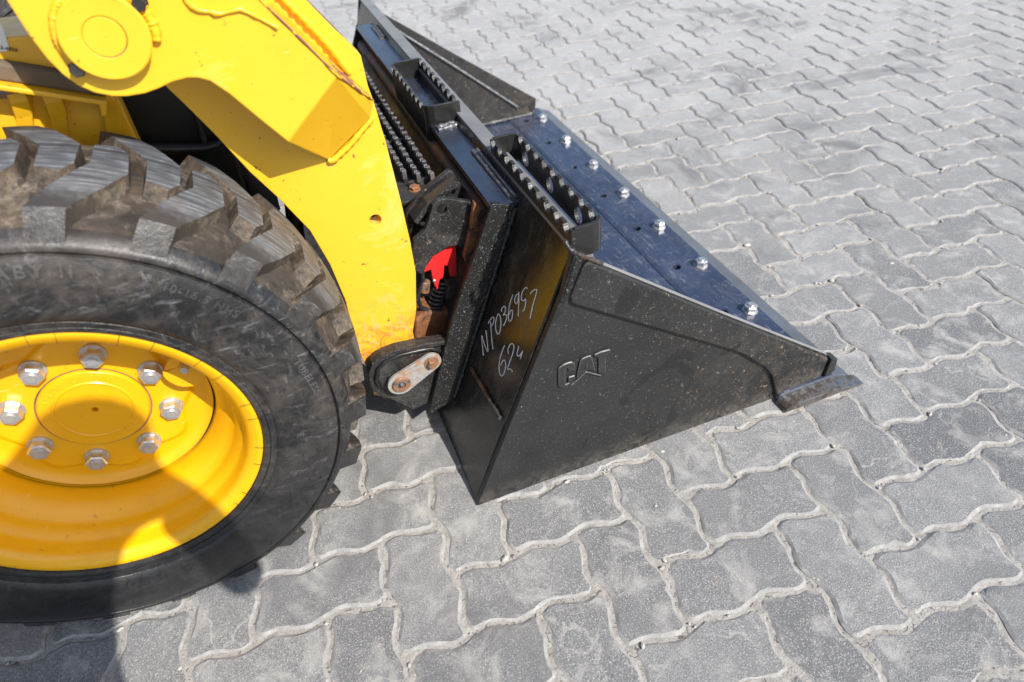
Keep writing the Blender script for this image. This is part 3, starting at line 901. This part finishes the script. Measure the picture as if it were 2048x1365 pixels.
# tyre carcass: sidewall in one material, tread base in the other
SW = [(.2290, .004), (.2310, -.0015), (.2345, -.0035), (.2380, -.0035), (.2392, -.0020), (.2400, -.0042), (.2445, -.0052), (.2480, -.0060), (.2490, -.0048), (.2505, -.0070), (.262, -.0105), (.280, -.0135), (.296, -.0143), (.306, -.0146), (.318, -.0135), (.330, -.0110), (.338, -.0075), (.3395, -.0040), (.3400, -.0010), (.3415, -.0035), (.3430, -.0060), (.3475, -.0060), (.352, -.0025), (.3575, .004), (.3625, .013)]
def side_y(r):
    for (r0, y0), (r1, y1) in zip(SW, SW[1:]):
        if r0 <= r <= r1: return y0 + (y1 - y0) * (r - r0) / (r1 - r0 + 1e-9)
    return SW[-1][1]
far_sw = [(r, 2 * WY - y) for r, y in SW][::-1]
tyre = wpart('tyre', lathe(SW + [(.3625, .013)], 160), 'tyre_sidewall', smooth=40)
wpart('tyre_inner_side', lathe(far_sw, 96), 'tyre_sidewall', smooth=40)
def Rb(y): return .3765 - .95 * (y - WY) ** 2
def Rt(y): return .4005 - 1.0 * (y - WY) ** 2
tb = [(.3625, .013)] + [(Rb(y), y) for y in (.03, .05, .075, .1, .132, .164, .19, .214, .234)] + [(.3625, 2 * WY - .013)]
wpart('tread_base', lathe(tb, 120), 'tyre_tread', smooth=40)
# one lug: outline (degrees, y) from the shoulder to the nose past the centre line
LUG = [(.1, .0155), (5.9, .0155), (9.5, .046), (14.1, .098), (13.9, .158), (12.0, .178), (8.4, .170), (8.4, .113), (2.9, .050)]
def lug_mesh(mirror):
    bm = bmesh.new(); uvl = bm.loops.layers.uv.new('uv')
    def dens(pts, n=3):
        out = []
        for a, b in zip(pts, pts[1:] + pts[:1]):
            for i in range(n): out.append((a[0] + (b[0] - a[0]) * i / n, a[1] + (b[1] - a[1]) * i / n))
        return out
    P = dens(LUG)
    cx = sum(p[0] for p in P) / len(P); cy = sum(p[1] for p in P) / len(P)
    def pos(t, y, r):
        yy = 2 * WY - y if mirror else y
        return Vector((r * math.sin(R(t)), yy, r * math.cos(R(t))))
    top, bot = [], []
    for t, y in P:
        top.append(bm.verts.new(pos(t, y, Rt(y))))
        dt = (t - cx) * .16; dy = (y - cy) * .06
        yb = y + dy; tb_ = t + dt
        if y < .016: yb = -.0045; rb = .3478; tb_ = t + (t - cx) * .10
        else: rb = Rb(max(.012, y)) - .003
        bot.append(bm.verts.new(pos(tb_, yb, rb)))
    # top built as strips towards a shrunken inner loop so that it follows the crown
    n = len(P); prev = top; 
    for s in (.72, .42, .14):
        ring = []
        for t, y in P:
            tt = cx + (t - cx) * s; yy = cy + (y - cy) * s
            ring.append(bm.verts.new(pos(tt, yy, Rt(yy))))
        for i in range(n):
            bm.faces.new((prev[i], prev[(i + 1) % n], ring[(i + 1) % n], ring[i]))
        prev = ring
    bm.faces.new(prev)
    topf = list(bm.faces)
    sf = []
    for i in range(n):
        f = bm.faces.new((top[i], bot[i], bot[(i + 1) % n], top[(i + 1) % n])); sf.append((i, f))
    for f in topf:
        c = f.calc_center_median()
        ly = (2 * WY - c.y) if mirror else c.y
        f.material_index = 0
    for i, f in sf: f.material_index = 2 if P[i][1] < .016 and P[(i + 1) % n][1] < .016 else 1
    for f in bm.faces:
        for l in f.loops:
            v = l.vert.co; l[uvl].uv = (math.atan2(v.x, v.z) * .39, v.y)
    bmesh.ops.recalc_face_normals(bm, faces=bm.faces[:])
    me = bpy.data.meshes.new('tread_lug'); bm.to_mesh(me); bm.free()
    for m in ('worn_lug_rubber', 'tyre_tread', 'tyre_sidewall'): me.materials.append(MATS[m])
    return me
lugs = [lug_mesh(False), lug_mesh(True)]
for n in range(22):
    for s in (0, 1):
        o = bpy.data.objects.new('tread_lug', lugs[s]); COL.objects.link(o); o.parent = wheel
        o.rotation_euler = (0, R(14.7 + n * 360 / 22 + (8.5 if s else 0)), 0)
        md = o.modifiers.new('bevel', 'BEVEL'); md.width = .0045; md.segments = 3; md.limit_method = 'ANGLE'; md.angle_limit = R(40)
# raised lettering, size and maker's marks on the sidewall
sy = lambda r: side_y(r) + .0006
for txt, r_, th_, sz, hh, sp in (('BABY II', .3155, 5.5, .021, .0017, 1.35), ('10-16.5 NHS', .3165, 37.5, .0145, .0014, 1.25), ('TUBELESS', .3165, 74, .0145, .0014, 1.2)):
    bm = bmesh.new(); arc_text(bm, txt, r_, th_, sy, sz, hh, sp); wpart('tyre_lettering', bm, 'tyre_letter')
# moulding whiskers
bm = bmesh.new(); rw = random.Random(3)
def whisker(r, t, ln, rad=.00045, dr=0):
    y = side_y(r); p = Vector((r * math.sin(R(t)), y + .0005, r * math.cos(R(t))))
    q = p + Vector((rw.uniform(-.3, .3) * ln, -ln, rw.uniform(-.6, .1) * ln)) + Vector((math.sin(R(t)), 0, math.cos(R(t)))) * dr
    cyl(bm, p, q, rad, rad * .6, 5)
for r, st, ln in ((.246, 5.5, .005), (.262, 11, .005), (.285, 9, .006), (.305, 12, .006), (.322, 10, .006), (.3455, 4.2, .005), (.353, 5.3, .005)):
    n = int(360 / st)
    for i in range(n): whisker(r, i * 360 / n + rw.uniform(-1.5, 1.5), ln * rw.uniform(.6, 1.3))
for i in range(44): # long thin strands over the rim edge
    t = i * 360 / 44 + rw.uniform(-.8, .8)
    pts = [Vector((r * math.sin(R(t)), y, r * math.cos(R(t)))) for r, y in ((.2475, -.0065), (.240, -.0085), (.231, -.0075), (.222, -.006), (.2165, -.004))]
    if i % 3: tube(bm, pts, .00033, 5)
tag(wpart('moulding_whisker', bm, 'seal_rubber'), kind='stuff')
# valve with its bent guard plate
bm = bmesh.new()
k = 160 / 1820
VP = [(300 + a * k, 680 + b * k) for a, b in [(290, 740), (300, 820), (360, 900), (470, 980), (620, 1050), (760, 1078), (960, 1065), (1140, 1035), (1290, 765), (1120, 690), (900, 610), (720, 530), (640, 640), (420, 720)]]
q = xz(VP, .088); q = [(x, z - WC) for x, z in q]
loft(bm, [(x, .088, z) for x, z in q], [(x, .091, z) for x, z in q])
q2 = [(x, z - WC) for x, z in xz([(300 + a * k, 680 + b * k) for a, b in [(330, 690), (430, 440), (640, 420), (720, 450), (610, 640)]], .084)]
loft(bm, [(x, .083, z) for x, z in q2], [(x, .0875, z + .001) for x, z in q2])
g = wpart('valve_guard', bm, 'rim_yellow', bevel=.0008)
bm = bmesh.new()
v0 = at(300 + 860 * k, 680 + 520 * k, .092); v1 = at(300 + 770 * k, 680 + 710 * k, .074)
v0 -= Vector((0, 0, WC)); v1 -= Vector((0, 0, WC))
cyl(bm, v0, v0.lerp(v1, .55), .0045, .0045, 14); cyl(bm, v0.lerp(v1, .5), v1, .0062, .0058, 14)
wpart('valve_stem', bm, 'zinc', smooth=40)
wheel.location = (0, 0, WC)
wheel['label'] = 'front wheel with yellow rim, eight zinc nuts and lugged black tyre'

# ---- arm
AY, BY = .235, .150         # face of the long arm plate, face of the box in front of it
plate_pix = [(735, 168), (750, 212), (772, 285), (802, 402), (820, 480), (832, 545), (833, 620), (826, 665), (835, 700), (820, 760), (790, 800), (748, 790), (738, 745), (716, 700), (703, 650), (690, 600), (660, 530), (620, 462), (560, 400), (500, 345), (430, 270), (370, 210), (330, 172), (250, 140), (100, 20), (-120, -190), (330, -290), (520, -100), (612, 0), (722, 112)]
q = xz(plate_pix, AY)
arm = lpart('loader_arm', slab(q, AY, AY + .030, mi=(0, 0, 1)), ['arm_yellow', 'chipped_edge'])
h = at(751, 441, AY); hb = bmesh.new(); cyl(hb, (h.x, AY - .05, h.z), (h.x, AY + .1, h.z), .0098, seg=32); cut(arm, hb)
md = arm.modifiers.new('bevel', 'BEVEL'); md.width = .0016; md.segments = 2; md.limit_method = 'ANGLE'; md.angle_limit = R(50)
# box section: front plate, bent end, closed rim
T, E1, E2, E3, B = (675, 152), (746, 200), (741, 237), (657, 321), (576, 285)
low = [(520, 240), (460, 190), (420, 163), (395, 157), (375, 157), (345, 165), (318, 178), (290, 188), (255, 194), (225, 194), (190, 187), (155, 172), (125, 150), (95, 120), (60, 75), (12, 0), (-110, -210)]
upp = [(330, -200), (430, -95), (520, 0), (600, 77)]
front = xz(low + upp, BY); tq = at(*T, BY); bq = at(*B, BY)
bm = bmesh.new()
fl_ = [bm.verts.new((bq.x, BY, bq.z))] + [bm.verts.new((x, BY, z)) for x, z in front] + [bm.verts.new((tq.x, BY, tq.z))]
bk_ = [bm.verts.new((v.co.x, AY - .0005, v.co.z)) for v in fl_]
e = [bm.verts.new(at(E1[0], E1[1], AY - .016)), bm.verts.new(at(E2[0], E2[1], AY - .010)), bm.verts.new(at(E3[0], E3[1], AY - .006))]
bm.faces.new(fl_)
mid_t = fl_[-1]; mid_b = fl_[0]
bm.faces.new((mid_t, e[0], e[1])); bm.faces.new((mid_t, e[1], e[2])); bm.faces.new((mid_t, e[2], mid_b))
for i in range(len(fl_) - 1):
    f = bm.faces.new((fl_[i], fl_[i + 1], bk_[i + 1], bk_[i])); f.material_index = 0
eb = [bm.verts.new((v.co.x, AY - .0005, v.co.z)) for v in e]
for a, b, c, d in ((mid_t, e[0], eb[0], bk_[-1]), (e[0], e[1], eb[1], eb[0]), (e[1], e[2], eb[2], eb[1]), (e[2], mid_b, bk_[0], eb[2])):
    f = bm.faces.new((a, b, c, d)); f.material_index = 1
abox = lpart('arm_box', bm, ['arm_yellow', 'chipped_edge'], arm, bevel=.0022)
# chipped rim of the front plate along its top edge and welds round its end
top_pts = [(tq.x, BY - .0006, tq.z)] + [(at(a, b, BY).x, BY - .0006, at(a, b, BY).z) for a, b in upp[::-1]]
lpart('plate_edge', weld([(v[0], v[1], v[2]) for v in ([at(E1[0], E1[1], AY - .017)] + [Vector(p) for p in top_pts])], .0017, .45, .012), 'chipped_edge', arm, smooth=60)
lpart('weld_bead', weld([at(744, 236, AY - .004), at(700, 290, AY - .004), at(665, 322, AY - .004), at(655, 320, AY - .004)], .0055, .12), 'weld_yellow', arm, smooth=60)
lpart('weld_bead', weld([Vector((v.x, AY - .003, v.z + .004)) for v in [at(700, 150, AY)] + [at(a + 18, b - 14, AY) for a, b in ((640, 108), (600, 66), (540, 6))]], .007, .1), 'weld_yellow', arm, smooth=60)
lpart('weld_bead', weld([at(a, b, BY - .001) for a, b in ((365, -30), (372, 2), (395, 20), (440, 28), (480, 18), (510, 32), (540, 48), (556, 56))], .0035, .3), 'weld_yellow', arm, smooth=60)
# pivot boss: thick disc with its flush pin
bc = at(210, 76, .132)
boss = lathe([(.0222, .1335), (.0232, .1325), (.0452, .132), (.0470, .1335), (.0470, .152)], 96, c=(bc.x, bc.z))
bo = lpart('pivot_boss', boss, 'arm_yellow', arm, smooth=40)
lpart('pivot_pin', lathe([(.0, .1328), (.0206, .1328), (.0216, .1338), (.0217, .14)], 64, c=(bc.x - .0005, bc.z)), 'arm_yellow', arm, smooth=40)
lpart('pin_gap', lathe([(.0214, .1342), (.0226, .1336)], 80, c=(bc.x, bc.z)), 'rusty_bolt', arm)
th0, th1 = 20, 110
lpart('weld_bead', weld([(bc.x + .0515 * math.sin(R(t)), .146, bc.z + .0515 * math.cos(R(t))) for t in range(5, 112, 6)], .0065, .1), 'weld_yellow', arm, smooth=60)
lpart('weld_bead', weld([(bc.x + .050 * math.sin(R(t)), .147, bc.z + .050 * math.cos(R(t))) for t in range(225, 330, 6)], .005, .1), 'weld_yellow', arm, smooth=60)
for px, py in ((156, 136), (278, 6)):
    hb = bmesh.new(); hexnut(hb, at(px, py, .148), (0, -1, 0), .0085, .012); lpart('keeper_bolt', hb, 'chassis_dark', arm, smooth=30)

# ---- chassis behind the wheel
CY = .300
bm = bmesh.new(); p0 = at(238, 200, CY); p1 = at(232, 320, CY)
pts = [(-1.35, .30), (p0.x, .30), (p0.x, p0.z + .02), (-1.35, p0.z + .12)]
chassis = lpart('chassis_side', slab(pts, CY, CY + .03), 'frame_yellow', bevel=.003)
rail = xz([(0, 163), (215, 196), (215, 224), (205, 228), (200, 203), (0, 184)], CY - .03)
dx = rail[1][0] - rail[0][0]; dz = rail[1][1] - rail[0][1]
ext = lambda p: (p[0] - 1.0, p[1] - dz / dx * 1.0)
rl = [ext(rail[0])] + rail[1:5] + [ext(rail[5])]
lpart('chassis_rail', slab(rl, CY - .045, CY - .001), 'frame_yellow', chassis, bevel=.002)
bm_ = xz([(0, 118), (100, 138), (215, 160), (215, 190), (0, 162)], CY - .02)
bl = [ext(bm_[0])] + bm_[1:4] + [ext(bm_[4])]
lpart('rubbing_beam', slab(bl, CY - .03, CY - .002), 'rusty_beam', chassis, bevel=.004)
for px in (-60, 38, 107, 214):
    a = [at(px - 8, 188, CY - .02), at(px + 2, 205, CY - .02), at(px + 10, 235, CY - .012), at(px + 14, 275, CY - .006), at(px + 15, 330, CY - .006)]
    bm = bmesh.new(); wd = .0105
    A = [(p.x - wd, p.y, p.z) for p in a] + [(p.x - wd, CY + .002, p.z) for p in a[::-1]]
    Bq = [(p.x + wd, p.y, p.z) for p in a] + [(p.x + wd, CY + .002, p.z) for p in a[::-1]]
    loft(bm, A, Bq); lpart('side_rib', bm, 'frame_yellow', chassis, bevel=.0015)
# upper body panel with a sticker
pn = xz([(-40, 40), (165, 60), (240, 150), (220, 168), (0, 124), (-40, 118)], CY - .01)
pl = [(pn[0][0] - 1.1, pn[0][1] + .05)] + pn[1:4] + [(pn[4][0] - 1.1, pn[4][1] + .13)]
panel = lpart('body_panel', slab(pl, CY - .012, CY + .1), 'frame_yellow', chassis, bevel=.003)
st = xz([(-70, -20), (-22, 8), (8, 62), (19, 98), (13, 103), (-70, 108)], CY - .013)
lpart('sticker', slab(st, CY - .0133, CY - .0121), 'sticker', chassis)
me = text_mesh('363-4836', .0065, .0001)
bm = bmesh.new(); bm.from_mesh(me); s0 = at(-12, 97, CY - .0137); s1 = at(14, 101, CY - .0137)
ang = math.atan2(s1.z - s0.z, s1.x - s0.x)
for v in bm.verts:
    x, y = v.co.x, v.co.y
    v.co = (s0.x + x * math.cos(ang) - y * math.sin(ang), CY - .0138 - v.co.z, s0.z + x * math.sin(ang) + y * math.cos(ang))
lpart('sticker_print', bm, 'ink', chassis)
# dark recess under the arm with its rolled black rim
bm = bmesh.new()
c0 = at(240, 190, CY + .05); c1 = at(452, 296, CY + .05)
loft(bm, *[[(x, y, z) for x, z in ((c0.x - .02, .42), (c1.x + .0, .42), (c1.x + .01, c1.z - .015), (c1.x - .03, c1.z + .16), (c0.x - .02, c0.z + .10))] for y in (CY + .05, 1.24)])
lpart('front_housing', bm, 'plastic_black', bevel=.004)
bm = bmesh.new(); tube(bm, [at(a, b, CY + .03) for a, b in ((232, 296), (290, 298), (360, 299), (410, 297), (436, 290), (447, 280), (440, 262), (420, 232), (395, 200))], .009, 10)
lpart('rolled_rim', bm, 'plastic_black', smooth=60)
bm = bmesh.new(); tube(bm, [at(a, b, CY + .02) for a, b in ((390, 225), (402, 258), (409, 285))], .004, 8); lpart('hose', bm, 'seal_rubber', smooth=60)
# axle housing, belly and far side, mostly out of sight
bm = bmesh.new(); cyl(bm, (0, .13, WC), (0, 1.42, WC), .06, seg=32); lpart('axle_housing', bm, 'chassis_dark', smooth=40)
bm = bmesh.new(); box(bm, (-.50, .77, .45), (1.25, .86, .36)); lpart('belly_box', bm, 'chassis_dark', bevel=.01)
fy = at(418, 310, .36)
bm = bmesh.new(); box(bm, (fy.x - .03, .40, fy.z - .06), (.03, .05, .16)); lpart('frame_post', bm, 'frame_yellow', bevel=.003)
bm = bmesh.new(); tube(bm, [at(590, 360, .45), at(585, 400, .45), at(590, 450, .45), at(600, 520, .45)], .016, 12); lpart('hose', bm, 'seal_rubber', smooth=60)
bm = bmesh.new(); tube(bm, [at(470, 300, .42), at(490, 340, .42), at(520, 380, .42), at(530, 420, .42)], .028, 12); lpart('tilt_cylinder', bm, 'chassis_dark', smooth=60)
# far arm plate and the other wheels
far_arm = lpart('loader_arm', slab(q, BW + 2 * Y0 - AY - .03, BW + 2 * Y0 - AY, mi=(0, 0, 1)), ['arm_yellow', 'chipped_edge'], bevel=.0016)
w2 = copy_tree(wheel, loader); w2.location = (0, BW + 2 * Y0, WC); w2.rotation_euler = (0, 0, math.pi)
w3 = copy_tree(wheel, loader); w3.location = (-1.02, 0, WC)
w2['label'] = 'front wheel on the far side'; w3['label'] = 'rear wheel behind the front one'

# ---- coupler between arm and bucket
CP = .030
def cpx(z, off=CP): return BK_X - off + BK_M * z
bm = bmesh.new()
prof = [(cpx(.06), .06), (cpx(.43), .43), (cpx(.43) + .012, .43), (cpx(.06) + .012, .06)]
loft(bm, [(x, .242, z) for x, z in prof], [(x, 1.32, z) for x, z in prof])
coup = lpart('coupler', bm, 'coupler_frame', bevel=.002)
coup['label'] = 'rusty black coupler frame hooked under the bucket'
cpart = lambda name, bm, mats, **kw: lpart(name, bm, mats, coup, **kw)
bm = bmesh.new(); tube(bm, [(cpx(.455), .242, .449), (cpx(.455), 1.32, .449)], .017, 14); cpart('top_bar', bm, 'coupler_rusty', smooth=60)
# slot the red lever stands in
# side plate at the pin, with its rim
TY = .208
tear = [(735, 742), (742, 722), (760, 706), (790, 694), (848, 682), (892, 676), (893, 690), (888, 740), (872, 786), (858, 806), (826, 820), (772, 794), (748, 781), (738, 765)]
qt = xz(tear, TY); cpart('pin_plate', slab(qt, TY, TY + .014), 'coupler_black', bevel=.002)
rim = xz([(735, 742), (742, 722), (760, 706), (790, 694), (848, 682), (892, 676), (893, 684), (850, 691), (795, 703), (765, 715), (750, 730), (744, 748), (748, 766), (772, 786), (770, 794), (748, 781), (738, 765)], TY)
cpart('plate_rim', slab(rim, TY - .010, TY + .001), 'coupler_black', bevel=.0025)
rib = [at(a, b, TY - .002) for a, b in ((762, 780), (752, 760), (756, 738), (772, 722), (800, 710), (840, 701), (862, 697), (880, 702))]
bm = bmesh.new(); tube(bm, rib, .0048, 8); cpart('plate_ridge', bm, 'gloss_black', smooth=60)
s0, s1 = at(801, 765, TY - .012), at(861, 722, TY - .012)
d = math.atan2(s1.z - s0.z, s1.x - s0.x); ln = math.hypot(s1.x - s0.x, s1.z - s0.z)
pts = []
ra, rb_ = .0262, .0205
for i in range(17): t = d + math.pi / 2 + math.pi * i / 16; pts.append((s0.x + ra * math.cos(t), s0.z + ra * math.sin(t)))
for i in range(13): t = d - math.pi / 2 + math.pi * i / 12; pts.append((s1.x + rb_ * math.cos(t), s1.z + rb_ * math.sin(t)))
cpart('pin_strap', slab(pts, TY - .018, TY - .011), 'zinc_strap', bevel=.001)
cpart('pivot_pin', lathe([(.0, TY - .016), (.0075, TY - .017), (.0085, TY - .0225), (.0165, TY - .0225), (.0185, TY - .020), (.0185, TY - .01)], 40, c=(s0.x, s0.z)), 'rusty_bolt', smooth=40)
bm = bmesh.new(); bmesh.ops.create_uvsphere(bm, u_segments=14, v_segments=8, radius=.006, matrix=Matrix.Translation((s0.x, TY - .019, s0.z))); cpart('grease_nipple', bm, 'worn_steel', smooth=60)
bm = bmesh.new(); hexnut(bm, (s1.x, TY - .018, s1.z), (0, -1, 0), .0098, .010); cpart('strap_bolt', bm, 'rusty_bolt', smooth=30)
cpart('bolt_washer', lathe([(.0, TY - .0195), (.0142, TY - .0195), (.0150, TY - .0178)], 32, c=(s1.x, s1.z)), 'rusty_bolt', smooth=40)
cpart('seal_ring', lathe([(.040, TY + .016), (.050, TY + .017), (.0535, TY + .021), (.0505, TY + .0265)], 64, c=(s0.x + .008, s0.z + .012)), 'seal_rubber', smooth=60)
# hooked plate with a round hole, and the plate behind it
HY = .265
hk = xz([(866, 412), (876, 401), (892, 397), (925, 402), (946, 405), (942, 450), (936, 505), (915, 492), (898, 494), (868, 512), (852, 535), (846, 552), (828, 540), (824, 505), (828, 482), (850, 462), (858, 440)], HY)
hp = cpart('hook_plate', slab(hk, HY, HY + .012), 'coupler_black')
hc = at(884, 420, HY); hb = bmesh.new(); cyl(hb, (hc.x, HY - .05, hc.z), (hc.x, HY + .05, hc.z), .0095, seg=28); cut(hp, hb)
md = hp.modifiers.new('bevel', 'BEVEL'); md.width = .0018; md.segments = 2; md.limit_method = 'ANGLE'; md.angle_limit = R(50)
GY = .325
gp = xz([(812, 428), (832, 398), (858, 372), (898, 342), (908, 346), (916, 362), (950, 402), (930, 440), (850, 500), (826, 500)], GY)
cpart('gusset_plate', slab(gp, GY, GY + .012), 'coupler_black', bevel=.002)
bm = bmesh.new(); ga = [at(a, b, GY - .004) for a, b in ((818, 428), (845, 392), (870, 372), (900, 350))]
loft(bm, [v + Vector((0, -.035, .002)) for v in ga] + [v + Vector((.006, -.035, -.006)) for v in ga[::-1]], [v for v in ga] + [v + Vector((.006, 0, -.006)) for v in ga[::-1]]); cpart('gusset_flange', bm, 'coupler_black', bevel=.001)
cpart('weld_bead', weld([at(838, 430, GY - .006), at(870, 402, GY - .006), at(895, 380, GY - .006), at(912, 372, GY - .006)], .007, .4), 'weld_steel', smooth=60)
# upright cheek beside the pocket, rust showing
ck = xz([(946, 402), (984, 432), (966, 480), (950, 530), (940, 548), (926, 512), (938, 460)], .248)
cpart('cheek_plate', slab(ck, .2425, .2545), 'rust_brown', bevel=.002)
# red locking lever over its spring
LY = .298
rl_ = xz([(850, 530), (866, 512), (886, 494), (912, 484), (914, 552), (901, 554), (899, 532), (889, 532), (887, 556), (880, 560), (875, 582), (867, 566), (862, 540), (848, 546)], LY - .02)
cpart('locking_lever', slab(rl_, LY - .02, LY - .008), 'red_paint', bevel=.0015)
rl_ = xz([(908, 488), (952, 505), (944, 540), (925, 560), (910, 552)], LY + .030)
cpart('lever_wing', slab(rl_, LY + .024, LY + .034), 'red_paint', bevel=.0015)
bm = bmesh.new(); hexnut(bm, at(869, 562, LY - .0205), (0, -1, 0), .0028, .002); cpart('lever_rivet', bm, 'zinc')
bm = bmesh.new(); s0, s1 = at(886, 560, LY + .004), at(868, 616, LY + .004); ax = (s1 - s0)
u_ = ax.cross(Vector((0, 1, 0))).normalized(); v_ = ax.cross(u_).normalized()
tube(bm, [s0 + ax * (i / 110) + (u_ * math.cos(i * 2 * math.pi / 16) + v_ * math.sin(i * 2 * math.pi / 16)) * .0125 for i in range(111)], .0028, 7)
cpart('coil_spring', bm, 'spring_steel', smooth=60)
bm = bmesh.new(); cyl(bm, s0, s1, .006, seg=12); cpart('spring_rod', bm, 'chassis_dark', smooth=40)
bm = bmesh.new(); box(bm, at(905, 578, LY - .012), (.030, .03, .030), Matrix.Rotation(R(14), 3, 'Y')); cpart('spring_block', bm, 'coupler_rusty', bevel=.004)
bm = bmesh.new(); cyl(bm, at(851, 562, LY - .01), at(849, 584, LY - .01), .0095, seg=16); cpart('stop_pin', bm, 'rusty_bolt', bevel=.002)
bm = bmesh.new(); tube(bm, [at(a, b, LY - .012) for a, b in ((838, 530), (846, 545), (846, 562), (838, 580), (836, 600), (842, 615), (858, 622), (885, 622))], .0045, 8); cpart('slot_rim', bm, 'coupler_black', smooth=60)
# lower casting
lc = xz([(828, 640), (850, 622), (888, 624), (908, 618), (905, 660), (896, 690), (862, 690), (834, 700), (828, 672)], .28)
cpart('lower_casting', slab(lc, .276, .34), 'rust_brown', bevel=.008, seg=3)
# ---- serrated tread between the arms
def tread(px, py, z, n):
    p = atz(px, py, z)
    return p
TZ = .468
t0 = [atz(864, 346, TZ), atz(836, 346, TZ), atz(808, 341, TZ)]
for n, p in enumerate(t0):
    L = .86
    st = lpart('step_tread', toothed(p.y, p.y + L, p.z - .035, p.z, .030, p.x - .0035, p.x + .0035, .012), 'tread_black')
    lpart('tread_tooth', blocks_(p.y, p.y + L, p.z - .001, .030, p.x - .0032, p.x + .0032), 'tooth_steel', st, bevel=.0008)['kind'] = 'stuff'
    if n == 0:
        for yy in (.02, .22, .44, .66):
            bm = bmesh.new(); box(bm, ((t0[0].x + t0[2].x) / 2, p.y + yy, p.z - .026), (abs(t0[0].x - t0[2].x), .005, .018)); lpart('cross_bar', bm, 'tread_black', st)
        bm = bmesh.new(); box(bm, ((t0[0].x + t0[2].x) / 2, p.y + .43, p.z - .044), (.085, .86, .006)); lpart('tread_pan', bm, 'tread_black', st)
        bm = bmesh.new(); bpz = p.z - .032
        b0 = atz(830, 383, bpz)
        box(bm, (b0.x, b0.y + .005, bpz), (.085, .085, .008)); pl_ = lpart('bolt_plate', bm, 'tread_black', st, bevel=.002)
        bm = bmesh.new(); hexnut(bm, (b0.x, b0.y, bpz + .004), (0, 0, 1), .0105, .008); lpart('plate_bolt', bm, 'rusty_bolt', st, smooth=30)
        bm = bmesh.new(); box(bm, (b0.x - .01, b0.y + .35, bpz - .16), (.10, .9, .012)); lpart('tread_support', bm, 'chassis_dark', st)

# ================================================================== person holding the camera, behind the lens
person = empty('person', (0, 0, 0))
tag(person, 'person standing behind the camera, seen only as a shadow over the wheel', 'person')
def skinned(name, verts, edges, mats, parent, sub=2):
    me = bpy.data.meshes.new(name); me.from_pydata([v[0] for v in verts], edges, [])
    o = bpy.data.objects.new(name, me); COL.objects.link(o)
    md = o.modifiers.new('skin', 'SKIN')
    for d_, v in zip(me.skin_vertices[0].data, verts): d_.radius = (v[1], v[2] if len(v) > 2 else v[1])
    me.skin_vertices[0].data[0].use_root = True
    sb = o.modifiers.new('sub', 'SUBSURF'); sb.levels = sub; sb.render_levels = sub
    bake(o); COL.objects.unlink(o)
    for f in o.data.polygons: f.use_smooth = True
    o.data.materials.clear()
    return finish(o, mats, parent)
V = [((0.205, -1.10, .88), .14, .11), ((0.245, -1.10, 1.04), .135, .11), ((0.315, -1.08, 1.20), .14, .11), ((0.405, -1.03, 1.325), .085, .085), ((0.475, -1.015, 1.37), .075),
     ((0.520, -1.0, 1.41), .098, .10), ((0.540, -1.0, 1.45), .09, .09),
     ((0.255, -1.06, 1.32), .085), ((0.095, -1.06, 1.02), .05), ((0.095, -1.0, .80), .036), ((0.105, -.98, .72), .03),
     ((0.590, -1.03, 1.275), .03), ((0.590, -1.0, .99), .038), ((0.495, -.87, 1.045), .03), ((0.460, -.835, 1.06), .028),
     ((0.125, -1.10, .76), .085), ((0.095, -1.06, .45), .058), ((0.095, -1.13, .09), .042), ((0.095, -.98, .035), .035),
     ((0.285, -1.10, .76), .085), ((0.245, -1.08, .45), .058), ((0.225, -1.16, .09), .042), ((0.255, -1.01, .035), .035)]
Eg = [(0, 1), (1, 2), (2, 3), (3, 4), (4, 5), (5, 6), (2, 7), (7, 8), (8, 9), (9, 10), (4, 11), (11, 12), (12, 13), (13, 14), (0, 15), (15, 16), (16, 17), (17, 18), (0, 19), (19, 20), (20, 21), (21, 22)]
body = skinned('body', V, Eg, 'cloth', person)
hc_ = Vector((CAM.x, CAM.y, CAM.z)) - FWD * .075
bm = bmesh.new(); rot = Matrix((RIGHT, UP, -FWD)).transposed()
box(bm, hc_ - FWD * .03 - UP * .005, (.135, .095, .06), rot); cyl(bm, hc_ - FWD * .0, hc_ + FWD * .055, .036, .038, 24)
hcam = obj('handheld_camera', bm, 'plastic_black', bevel=.004)
tag(hcam, 'black camera held in front of the person behind the lens', 'camera')
